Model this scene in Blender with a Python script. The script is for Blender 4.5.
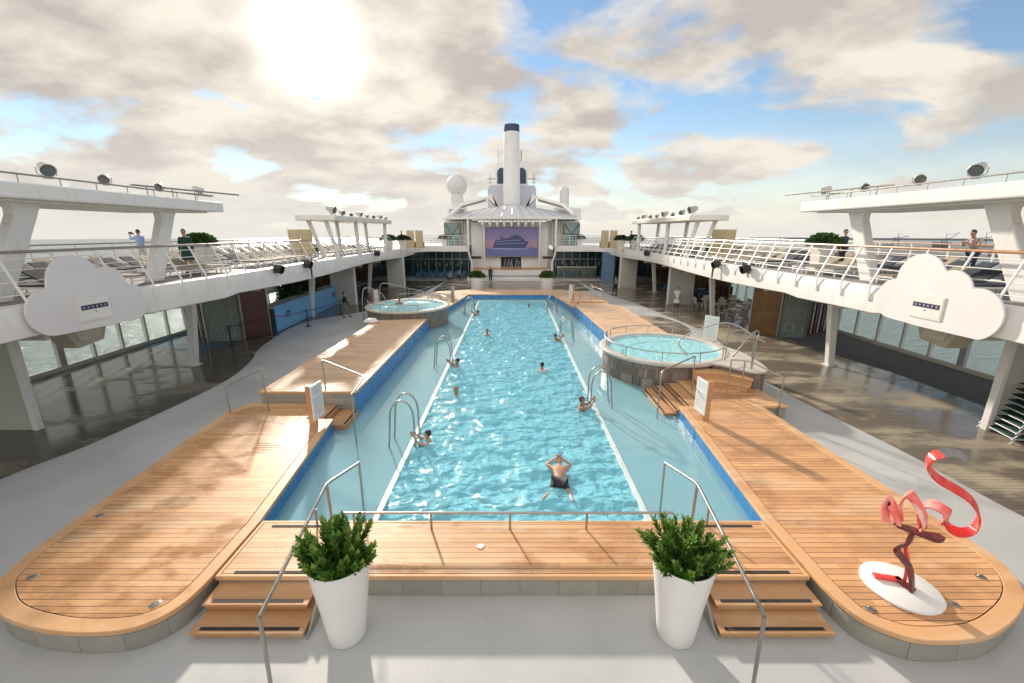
import bpy, bmesh, math, random
from mathutils import Vector, Matrix
random.seed(7)
R = math.radians
PI = math.pi
for o in list(bpy.data.objects):
    bpy.data.objects.remove(o, do_unlink=True)
scene = bpy.context.scene
COL = scene.collection

# ------------------------------------------------------------------ camera
EYE = 6.5
PITCH = math.atan(109.5 / 420.0)
cam_d = bpy.data.cameras.new('camera')
cam_d.sensor_width = 36.0
cam_d.lens = 420.0 / 1024.0 * 36.0
cam_d.clip_start = 0.05
cam_d.clip_end = 20000
cam = bpy.data.objects.new('camera', cam_d)
COL.objects.link(cam)
cam.location = (0, 0, EYE)
cam.rotation_euler = (PI / 2 - PITCH, 0, 0)
scene.camera = cam

# ------------------------------------------------------------------ sky and sun
SUN_EL = R(19.6)
SUN_AZ = R(-22.7)          # from +Y, negative is towards -X
sun_dir = Vector((math.sin(SUN_AZ) * math.cos(SUN_EL), math.cos(SUN_AZ) * math.cos(SUN_EL), math.sin(SUN_EL)))
world = bpy.data.worlds.new('World')
scene.world = world
world.use_nodes = True
wt = world.node_tree
wt.nodes.clear()
def wn(t, **kw):
    n = wt.nodes.new(t)
    for k, v in kw.items():
        setattr(n, k, v)
    return n
def wl(a, b):
    wt.links.new(a, b)
def wmath(op, a, b=None, clamp=False):
    n = wn('ShaderNodeMath', operation=op)
    n.use_clamp = clamp
    for i, v in enumerate((a, b)):
        if v is None: continue
        if hasattr(v, 'links'): wl(v, n.inputs[i])
        else: n.inputs[i].default_value = v
    return n.outputs[0]
tc = wn('ShaderNodeTexCoord')
sky = wn('ShaderNodeTexSky', sky_type='NISHITA')
sky.sun_disc = False
sky.sun_elevation = SUN_EL
sky.sun_rotation = SUN_AZ
sky.air_density = 1.0
sky.dust_density = 0.0
sky.ozone_density = 1.5
sep = wn('ShaderNodeSeparateXYZ'); wl(tc.outputs['Generated'], sep.inputs[0])
zc = wmath('MAXIMUM', sep.outputs[2], 0.0)
den = wmath('ADD', zc, 0.30)
px_ = wmath('DIVIDE', sep.outputs[0], den)
py_ = wmath('DIVIDE', sep.outputs[1], den)
comb = wn('ShaderNodeCombineXYZ'); wl(px_, comb.inputs[0]); wl(py_, comb.inputs[1])
mp = wn('ShaderNodeMapping'); wl(comb.outputs[0], mp.inputs[0])
mp.inputs['Location'].default_value = (7.1, 2.2, 0.0)
mp.inputs['Rotation'].default_value = (0, 0, R(-22))
mp.inputs['Scale'].default_value = (0.9, 1.1, 1)
n1 = wn('ShaderNodeTexNoise'); wl(mp.outputs[0], n1.inputs['Vector'])
n1.inputs['Scale'].default_value = 2.0; n1.inputs['Detail'].default_value = 9; n1.inputs['Roughness'].default_value = 0.52
n1.inputs['Distortion'].default_value = 0.25
# more cloud to port, more open sky to starboard
bias = wmath('MULTIPLY', sep.outputs[0], -0.07)
dotc = wn('ShaderNodeVectorMath', operation='DOT_PRODUCT'); wl(tc.outputs['Generated'], dotc.inputs[0]); dotc.inputs[1].default_value = sun_dir
nearsun = wmath('POWER', wmath('MAXIMUM', dotc.outputs['Value'], 0.0), 5.0)
cv = wmath('ADD', wmath('ADD', n1.outputs['Fac'], bias), wmath('MULTIPLY', nearsun, 0.08))
cr = wn('ShaderNodeMapRange'); wl(cv, cr.inputs[0])
cr.inputs[1].default_value = 0.435; cr.inputs[2].default_value = 0.535
# horizon veil
hz = wn('ShaderNodeMapRange'); wl(zc, hz.inputs[0])
hz.inputs[1].default_value = 0.0; hz.inputs[2].default_value = 0.24; hz.inputs[3].default_value = 1.0; hz.inputs[4].default_value = 0.0
hz2 = wmath('POWER', hz.outputs[0], 1.6)
cloud = wmath('MAXIMUM', cr.outputs[0], hz2, True)
# brightness inside the cloud: second noise
n2 = wn('ShaderNodeTexNoise'); wl(mp.outputs[0], n2.inputs['Vector'])
n2.inputs['Scale'].default_value = 3.0; n2.inputs['Detail'].default_value = 8; n2.inputs['Roughness'].default_value = 0.55
cs = wn('ShaderNodeValToRGB'); wl(n2.outputs['Fac'], cs.inputs[0])
cs.color_ramp.elements[0].position = 0.40; cs.color_ramp.elements[0].color = (0.62, 0.565, 0.515, 1)
cs.color_ramp.elements[1].position = 0.60; cs.color_ramp.elements[1].color = (1.0, 0.92, 0.80, 1)
hzc = wn('ShaderNodeMix', data_type='RGBA'); wl(hz2, hzc.inputs[0]); wl(cs.outputs[0], hzc.inputs[6])
hzc.inputs[7].default_value = (0.90, 0.865, 0.80, 1)
# glow of the veiled sun
dotn = wn('ShaderNodeVectorMath', operation='DOT_PRODUCT'); wl(tc.outputs['Generated'], dotn.inputs[0]); dotn.inputs[1].default_value = sun_dir
dpos = wmath('MAXIMUM', dotn.outputs['Value'], 0.0)
g1 = wmath('MULTIPLY', wmath('POWER', dpos, 450.0), 3.0)
g2 = wmath('MULTIPLY', wmath('POWER', dpos, 50.0), 0.14)
gl = wmath('ADD', g1, g2)
glc = wn('ShaderNodeMix', data_type='RGBA'); glc.blend_type = 'ADD'; glc.inputs[0].default_value = 1.0
gcol = wn('ShaderNodeVectorMath', operation='SCALE'); gcol.inputs[0].default_value = (1.0, 0.90, 0.72); wl(gl, gcol.inputs['Scale'])
wl(hzc.outputs[2], glc.inputs[6]); wl(gcol.outputs[0], glc.inputs[7])
bg1 = wn('ShaderNodeBackground'); wl(sky.outputs[0], bg1.inputs[0]); bg1.inputs[1].default_value = 0.095
bg2 = wn('ShaderNodeBackground'); wl(glc.outputs[2], bg2.inputs[0]); back = wn('ShaderNodeMapRange'); wl(sep.outputs[1], back.inputs[0])      # clouds behind the camera brightened, added as fill for surfaces facing it
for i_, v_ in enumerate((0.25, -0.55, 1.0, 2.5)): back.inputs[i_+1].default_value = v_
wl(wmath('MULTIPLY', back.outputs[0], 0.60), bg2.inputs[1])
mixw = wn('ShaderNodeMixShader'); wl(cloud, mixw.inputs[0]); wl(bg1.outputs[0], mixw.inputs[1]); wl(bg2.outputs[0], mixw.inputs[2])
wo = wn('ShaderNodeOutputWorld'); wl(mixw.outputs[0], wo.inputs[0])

sd = bpy.data.lights.new('sun', 'SUN')
sd.energy = 3.9; sd.angle = R(2.4); sd.color = (1.0, 0.89, 0.75)
sun = bpy.data.objects.new('sun', sd); COL.objects.link(sun)
sun.rotation_euler = (-sun_dir).to_track_quat('-Z', 'Y').to_euler()

scene.render.engine = 'CYCLES'
scene.view_settings.view_transform = 'Standard'
scene.view_settings.look = 'None'
scene.view_settings.exposure = 0.66
scene.view_settings.gamma = 1.0
scene.cycles.max_bounces = 8
scene.cycles.transparent_max_bounces = 12
scene.cycles.sample_clamp_indirect = 6
scene.cycles.caustics_reflective = False
scene.cycles.caustics_refractive = False

# ------------------------------------------------------------------ materials
def nt(name):
    m = bpy.data.materials.new(name); m.use_nodes = True
    t = m.node_tree; b = t.nodes['Principled BSDF']
    return m, t, b
def N(t, ty, **kw):
    n = t.nodes.new(ty)
    for k, v in kw.items(): setattr(n, k, v)
    return n
def M_(t, op, a, b=None, clamp=False):
    n = t.nodes.new('ShaderNodeMath'); n.operation = op; n.use_clamp = clamp
    for i, v in enumerate((a, b)):
        if v is None: continue
        if hasattr(v, 'links'): t.links.new(v, n.inputs[i])
        else: n.inputs[i].default_value = v
    return n.outputs[0]
def noise(t, vec, scale, detail=4, rough=0.5, sc=(1, 1, 1)):
    mpn = t.nodes.new('ShaderNodeMapping'); t.links.new(vec, mpn.inputs[0]); mpn.inputs['Scale'].default_value = sc
    n = t.nodes.new('ShaderNodeTexNoise'); t.links.new(mpn.outputs[0], n.inputs['Vector'])
    n.inputs['Scale'].default_value = scale; n.inputs['Detail'].default_value = detail; n.inputs['Roughness'].default_value = rough
    return n.outputs['Fac']
def mapr(t, v, a, b, c=0.0, d=1.0):
    n = t.nodes.new('ShaderNodeMapRange'); t.links.new(v, n.inputs[0])
    for i, x in enumerate((a, b, c, d)): n.inputs[i + 1].default_value = x
    return n.outputs[0]
def mixc(t, f, a, b, mode='MIX'):
    n = t.nodes.new('ShaderNodeMix'); n.data_type = 'RGBA'; n.blend_type = mode
    for i, v in ((0, f), (6, a), (7, b)):
        if hasattr(v, 'links'): t.links.new(v, n.inputs[i])
        elif i == 0: n.inputs[0].default_value = v
        else: n.inputs[i].default_value = (v[0], v[1], v[2], 1)
    return n.outputs[2]
def bump(t, b, h, strength=0.3, dist=0.02):
    n = t.nodes.new('ShaderNodeBump'); t.links.new(h, n.inputs['Height'])
    n.inputs['Strength'].default_value = strength; n.inputs['Distance'].default_value = dist
    t.links.new(n.outputs[0], b.inputs['Normal']); return n
def pos(t):
    return t.nodes.new('ShaderNodeNewGeometry').outputs['Position']

MATS = {}
def plain(name, col, rough=0.5, metal=0.0, var=0.12, scale=3.0, bmp=0.0, spec=0.5):
    """painted / moulded surface with uneven tone and gloss"""
    if name in MATS: return MATS[name]
    m, t, b = nt(name)
    p = t.nodes.new('ShaderNodeTexCoord').outputs['Object']
    n = noise(t, p, scale, 5, 0.6)
    c0 = tuple(c * (1 - var) for c in col); c1 = tuple(min(1, c * (1 + var * 0.6)) for c in col)
    t.links.new(mixc(t, mapr(t, n, 0.3, 0.7), c0, c1), b.inputs['Base Color'])
    t.links.new(mapr(t, noise(t, p, scale * 2.3, 3), 0.3, 0.7, max(0.02, rough - 0.08), min(1, rough + 0.1)), b.inputs['Roughness'])
    b.inputs['Metallic'].default_value = metal
    b.inputs['Specular IOR Level'].default_value = spec
    if bmp: bump(t, b, noise(t, p, scale * 12, 3), bmp, 0.01)
    MATS[name] = m
    return m
def emit(name, col, s=1.0):
    m, t, b = nt(name)
    b.inputs['Base Color'].default_value = (*[c * 0.3 for c in col], 1)
    b.inputs['Emission Color'].default_value = (*col, 1); b.inputs['Emission Strength'].default_value = s
    b.inputs['Roughness'].default_value = 0.4
    return m

def teak(name, pitch=0.135, axis='y', c=((0.46, 0.23, 0.10), (0.76, 0.44, 0.22)), wet=0.5, caulk=True):
    m, t, b = nt(name)
    p = pos(t)
    s = t.nodes.new('ShaderNodeSeparateXYZ'); t.links.new(p, s.inputs[0])
    a = s.outputs[1] if axis == 'y' else s.outputs[0]
    o = s.outputs[0] if axis == 'y' else s.outputs[1]
    q = M_(t, 'DIVIDE', a, pitch)
    fl = M_(t, 'FLOOR', q); fr = M_(t, 'FRACT', q)
    cmb = t.nodes.new('ShaderNodeCombineXYZ')
    # every board has its own tone, broken by butt joints along its length
    wnz = t.nodes.new('ShaderNodeTexWhiteNoise'); wnz.noise_dimensions = '1D'; t.links.new(fl, wnz.inputs['W'])
    off = M_(t, 'MULTIPLY', wnz.outputs[0], 3.0)
    seg = M_(t, 'FLOOR', M_(t, 'DIVIDE', M_(t, 'ADD', o, off), 2.6))
    wn2 = t.nodes.new('ShaderNodeTexWhiteNoise'); wn2.noise_dimensions = '2D'
    t.links.new(fl, cmb.inputs[0]); t.links.new(seg, cmb.inputs[1]); t.links.new(cmb.outputs[0], wn2.inputs['Vector'])
    grain = noise(t, p, 9, 5, 0.6, (0.35, 6, 1) if axis == 'y' else (6, 0.35, 1))
    tone = M_(t, 'ADD', M_(t, 'MULTIPLY', wn2.outputs[0], 0.45), M_(t, 'MULTIPLY', grain, 0.75))
    col = mixc(t, mapr(t, tone, 0.2, 0.95), c[0], c[1])
    # bleached / worn streaks that run along the boards
    st = noise(t, p, 0.9, 5, 0.6, (0.45, 1.7, 1) if axis == 'y' else (1.7, 0.45, 1))
    col = mixc(t, mapr(t, st, 0.52, 0.66, 0, 0.6), col, (0.72, 0.52, 0.34))
    st2 = noise(t, p, 0.8, 5, 0.62, (0.9, 1.3, 3))
    wetf = mapr(t, st2, 0.50, 0.60, 0, wet)
    dark = mixc(t, 1.0, col, (0.62, 0.55, 0.50), 'MULTIPLY')
    col = mixc(t, wetf, col, dark)
    if caulk:
        ln = M_(t, 'LESS_THAN', fr, 0.085)
        col = mixc(t, ln, col, (0.07, 0.045, 0.03))
    t.links.new(col, b.inputs['Base Color'])
    t.links.new(mapr(t, wetf, 0, 0.5, 0.52, 0.27), b.inputs['Roughness'])
    h = M_(t, 'MULTIPLY', grain, 0.3)
    if caulk: h = M_(t, 'SUBTRACT', h, ln)
    bump(t, b, h, 0.2, 0.004)
    return m

def tiles(name, c1, c2, grout, size=0.3, rough=0.35, mortar=0.02, bs=(1.0, 1.0), bmp=0.3, vertical=False):
    m, t, b = nt(name)
    p = pos(t)
    if vertical:                      # wall cladding: run round the wall with x+y, up with z
        s = t.nodes.new('ShaderNodeSeparateXYZ'); t.links.new(p, s.inputs[0])
        cmb = t.nodes.new('ShaderNodeCombineXYZ')
        t.links.new(M_(t, 'ADD', s.outputs[0], M_(t, 'MULTIPLY', s.outputs[1], 0.83)), cmb.inputs[0]); t.links.new(s.outputs[2], cmb.inputs[1])
        v = cmb.outputs[0]
    else: v = p
    br = t.nodes.new('ShaderNodeTexBrick'); t.links.new(v, br.inputs['Vector'])
    br.offset = 0.0 if bs[0] == bs[1] else 0.5
    br.inputs['Scale'].default_value = 1 / size
    br.inputs['Brick Width'].default_value = bs[0]; br.inputs['Row Height'].default_value = bs[1]
    br.inputs['Mortar Size'].default_value = mortar; br.inputs['Bias'].default_value = 0
    br.inputs['Color1'].default_value = (*c1, 1); br.inputs['Color2'].default_value = (*c2, 1); br.inputs['Mortar'].default_value = (*grout, 1)
    n = noise(t, p, 2.2, 5, 0.6)
    col = mixc(t, mapr(t, n, 0.3, 0.7, 0.0, 0.5), br.outputs['Color'], mixc(t, 1.0, br.outputs['Color'], (0.72, 0.74, 0.78), 'MULTIPLY'))
    t.links.new(col, b.inputs['Base Color'])
    t.links.new(mapr(t, n, 0.3, 0.7, rough - 0.1, rough + 0.15), b.inputs['Roughness'])
    bump(t, b, M_(t, 'SUBTRACT', 1.0, br.outputs['Fac']), bmp, 0.004)
    return m

def ship_paint():
    m, t, b = nt('white_paint'); p = pos(t)
    c = mixc(t, mapr(t, noise(t, p, 0.7, 5, 0.6), 0.3, 0.7), (0.72, 0.705, 0.69), (0.80, 0.79, 0.775))
    st = noise(t, p, 3.0, 5, 0.65, (1.6, 1.6, 0.12))
    c = mixc(t, mapr(t, st, 0.57, 0.72, 0, 0.30), c, (0.52, 0.47, 0.40))
    s = t.nodes.new('ShaderNodeSeparateXYZ'); t.links.new(p, s.inputs[0])
    jn = M_(t, 'LESS_THAN', M_(t, 'FRACT', M_(t, 'DIVIDE', s.outputs[1], 3.05)), 0.006)
    c = mixc(t, M_(t, 'MULTIPLY', jn, 0.4), c, (0.4, 0.38, 0.36))
    t.links.new(c, b.inputs['Base Color'])
    t.links.new(mapr(t, noise(t, p, 2.0, 4), 0.3, 0.7, 0.28, 0.48), b.inputs['Roughness'])
    bump(t, b, noise(t, p, 0.9, 2), 0.15, 0.03)
    return m
WHITE = ship_paint()
WHITE2 = plain('white_paint_warm', (0.72, 0.69, 0.63), 0.4, 0, 0.08, 1.2)
OFFW = plain('grey_paint', (0.48, 0.48, 0.50), 0.4, 0, 0.1, 1.0)
STEEL = plain('stainless_steel', (0.42, 0.40, 0.38), 0.36, 1.0, 0.06, 1.5)
STEEL_D = plain('dull_steel', (0.35, 0.34, 0.33), 0.4, 0.8, 0.15, 6)
BLACK = plain('black_plastic', (0.02, 0.02, 0.022), 0.45, 0, 0.2, 4)
RUBBER = plain('black_rubber', (0.025, 0.025, 0.025), 0.75, 0, 0.2, 20, 0.3)
NAVY = plain('navy_paint', (0.02, 0.045, 0.10), 0.35)
TEAK = teak('teak_planking')
TEAK_TRIM = teak('teak_trim', 3.0, 'y', ((0.56, 0.31, 0.15), (0.71, 0.43, 0.22)), 0.3, False)
TEAK_STEP = teak('teak_step', 3.0, 'y', ((0.44, 0.235, 0.11), (0.58, 0.34, 0.17)), 0.2, False)
TEAK_PALE = teak('teak_planking_pale', 0.135, 'y', ((0.54, 0.32, 0.18), (0.76, 0.54, 0.36)), 0.35)
TILE_GREY = tiles('grey_base_tile', (0.30, 0.29, 0.25), (0.36, 0.345, 0.30), (0.19, 0.18, 0.16), 0.6, 0.45, 0.012, (1.2, 0.55), vertical=True)
TILE_CLAD = tiles('brown_cladding_tile', (0.30, 0.25, 0.21), (0.16, 0.125, 0.105), (0.09, 0.08, 0.07), 0.22, 0.4, 0.03, (0.36, 1.9), 0.6, vertical=True)
TILE_BLUE = tiles('blue_pool_tile', (0.035, 0.20, 0.50), (0.05, 0.25, 0.56), (0.10, 0.32, 0.58), 0.12, 0.22, 0.02)
TILE_AQUA = tiles('aqua_pool_tile', (0.24, 0.76, 0.98), (0.27, 0.79, 1.0), (0.7, 0.93, 1.0), 0.3, 0.3, 0.02)
TILE_SHELF = tiles('shelf_tile', (0.55, 0.88, 0.97), (0.60, 0.90, 0.98), (0.40, 0.72, 0.86), 0.75, 0.3, 0.015)
LIP = plain('pool_lip', (0.62, 0.72, 0.72), 0.3)
CORAL = plain('coping_stone', (0.55, 0.52, 0.47), 0.4, 0, 0.15, 3)

def deck_paint():
    m, t, b = nt('grey_deck_paint'); p = pos(t)
    n = noise(t, p, 0.5, 6, 0.6); n2_ = noise(t, p, 60, 2)
    n3_ = noise(t, p, 1.6, 6, 0.7)
    col = mixc(t, mapr(t, n, 0.3, 0.7), (0.43, 0.445, 0.455), (0.53, 0.54, 0.545))
    col = mixc(t, mapr(t, n3_, 0.58, 0.72, 0, 0.35), col, (0.40, 0.39, 0.365))
    sc_ = noise(t, p, 5.0, 6, 0.8, (1, 0.25, 1))
    col = mixc(t, mapr(t, sc_, 0.64, 0.70, 0, 0.30), col, (0.30, 0.295, 0.28))
    s = t.nodes.new('ShaderNodeSeparateXYZ'); t.links.new(p, s.inputs[0])
    jx = M_(t, 'LESS_THAN', M_(t, 'FRACT', M_(t, 'DIVIDE', M_(t, 'ADD', s.outputs[0], 1.3), 3.4)), 0.0035)
    jy = M_(t, 'LESS_THAN', M_(t, 'FRACT', M_(t, 'DIVIDE', M_(t, 'ADD', s.outputs[1], 0.45), 2.75)), 0.0045)
    col = mixc(t, M_(t, 'MULTIPLY', M_(t, 'MAXIMUM', jx, jy), 0.16), col, (0.28, 0.28, 0.27))
    t.links.new(col, b.inputs['Base Color'])
    t.links.new(mapr(t, n, 0.35, 0.65, 0.28, 0.55), b.inputs['Roughness'])
    bump(t, b, n2_, 0.25, 0.004)
    return m
DECK = deck_paint()
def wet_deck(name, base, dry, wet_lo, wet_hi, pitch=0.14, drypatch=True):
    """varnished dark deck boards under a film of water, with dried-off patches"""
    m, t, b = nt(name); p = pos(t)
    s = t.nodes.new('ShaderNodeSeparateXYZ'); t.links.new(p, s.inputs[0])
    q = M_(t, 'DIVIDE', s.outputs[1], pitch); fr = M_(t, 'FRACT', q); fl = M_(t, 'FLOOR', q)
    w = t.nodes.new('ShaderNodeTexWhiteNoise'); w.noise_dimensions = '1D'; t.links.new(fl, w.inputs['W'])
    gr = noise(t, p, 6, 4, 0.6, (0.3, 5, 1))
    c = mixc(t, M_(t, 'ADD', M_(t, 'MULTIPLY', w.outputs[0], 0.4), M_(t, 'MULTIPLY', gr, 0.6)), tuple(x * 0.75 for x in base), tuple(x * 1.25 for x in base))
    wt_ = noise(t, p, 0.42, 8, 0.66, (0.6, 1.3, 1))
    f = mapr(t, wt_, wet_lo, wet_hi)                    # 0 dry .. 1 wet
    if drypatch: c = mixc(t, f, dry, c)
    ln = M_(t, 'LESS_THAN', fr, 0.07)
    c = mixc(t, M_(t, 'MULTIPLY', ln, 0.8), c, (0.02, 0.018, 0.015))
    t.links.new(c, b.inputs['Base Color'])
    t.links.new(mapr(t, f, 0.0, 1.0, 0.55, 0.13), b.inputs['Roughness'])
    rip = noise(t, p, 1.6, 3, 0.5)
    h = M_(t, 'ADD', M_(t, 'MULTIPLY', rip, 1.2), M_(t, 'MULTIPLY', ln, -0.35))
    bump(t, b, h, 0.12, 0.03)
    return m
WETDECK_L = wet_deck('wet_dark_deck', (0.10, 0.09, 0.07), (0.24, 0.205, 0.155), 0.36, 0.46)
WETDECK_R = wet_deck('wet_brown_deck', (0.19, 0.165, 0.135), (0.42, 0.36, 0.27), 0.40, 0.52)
CARPET = plain('dark_carpet', (0.15, 0.145, 0.145), 0.9, 0, 0.2, 30, 0.4)
CARPET_B = wet_deck('blue_deck_covering', (0.03, 0.10, 0.16), (0.04, 0.12, 0.18), 0.36, 0.46)

def glass(name, tint=(0.93, 0.97, 0.97), gloss=0.06, rough=0.02):
    m, t, b = nt(name); t.nodes.remove(b)
    out = [n for n in t.nodes if n.type == 'OUTPUT_MATERIAL'][0]
    tr = N(t, 'ShaderNodeBsdfTransparent'); tr.inputs[0].default_value = (*tint, 1)
    gls = N(t, 'ShaderNodeBsdfGlossy'); gls.inputs['Roughness'].default_value = rough
    lw = N(t, 'ShaderNodeLayerWeight'); lw.inputs[0].default_value = 0.5
    mx = N(t, 'ShaderNodeMixShader')
    t.links.new(M_(t, 'ADD', M_(t, 'MULTIPLY', M_(t, 'POWER', lw.outputs['Facing'], 4.0), 0.6), gloss, True), mx.inputs[0]); t.links.new(tr.outputs[0], mx.inputs[1]); t.links.new(gls.outputs[0], mx.inputs[2])
    t.links.new(mx.outputs[0], out.inputs[0])
    return m
GLASS = glass('clear_glass', (0.9, 0.95, 0.95), 0.02)
TEALGLASS = plain('teal_glazing', (0.02, 0.07, 0.085), 0.12, 0, 0.3, 0.7)

def water(name, body, clear, tint, scale, strength, dist, rough=0.03, stretch=(1, 1, 1), detail=2.5, ior=1.42):
    m, t, b = nt(name); t.nodes.remove(b)
    out = [n for n in t.nodes if n.type == 'OUTPUT_MATERIAL'][0]
    p = pos(t)
    tr = N(t, 'ShaderNodeBsdfTransparent'); tr.inputs[0].default_value = (*tint, 1)
    df = N(t, 'ShaderNodeBsdfDiffuse'); df.inputs[0].default_value = (*body, 1)
    gls = N(t, 'ShaderNodeBsdfGlossy'); gls.inputs['Roughness'].default_value = rough
    nz = noise(t, p, scale, detail, 0.55, stretch)
    nb = noise(t, p, scale * 2.7, 2, 0.5, (stretch[1], stretch[0], 1))
    h = M_(t, 'ADD', nz, M_(t, 'MULTIPLY', nb, 0.28))
    bp = N(t, 'ShaderNodeBump'); t.links.new(h, bp.inputs['Height']); bp.inputs['Strength'].default_value = strength; bp.inputs['Distance'].default_value = dist
    fr = N(t, 'ShaderNodeFresnel'); fr.inputs[0].default_value = ior
    for n in (fr, gls, df): t.links.new(bp.outputs[0], n.inputs['Normal'])
    m1 = N(t, 'ShaderNodeMixShader'); m1.inputs[0].default_value = clear
    t.links.new(df.outputs[0], m1.inputs[1]); t.links.new(tr.outputs[0], m1.inputs[2])
    m2 = N(t, 'ShaderNodeMixShader'); t.links.new(fr.outputs[0], m2.inputs[0])
    t.links.new(m1.outputs[0], m2.inputs[1]); t.links.new(gls.outputs[0], m2.inputs[2])
    t.links.new(m2.outputs[0], out.inputs[0])
    return m
POOLW = water('pool_water', (0.30, 0.82, 1.0), 0.38, (0.74, 0.96, 1.0), 1.5, 0.9, 0.40, 0.02, (0.75, 1.15, 1), 2.2)
SHELFW = water('shallow_water', (0.46, 0.87, 1.0), 0.60, (0.92, 0.99, 1.0), 1.1, 0.4, 0.02, 0.03)
TUBW = water('tub_water', (0.42, 0.88, 0.97), 0.15, (0.75, 0.95, 0.97), 5, 0.8, 0.10, 0.08, ior=1.33)

def sea_mat():
    m, t, b = nt('sea_water'); p = pos(t)
    b.inputs['Base Color'].default_value = (0.20, 0.235, 0.23, 1)
    b.inputs['Roughness'].default_value = 0.22
    b.inputs['IOR'].default_value = 1.34
    nz = noise(t, p, 0.20, 6, 0.62, (0.6, 1.3, 1)); nb = noise(t, p, 1.1, 4, 0.6)
    bump(t, b, M_(t, 'ADD', nz, M_(t, 'MULTIPLY', nb, 0.25)), 1.0, 1.7)
    return m
SEA = sea_mat()

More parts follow.
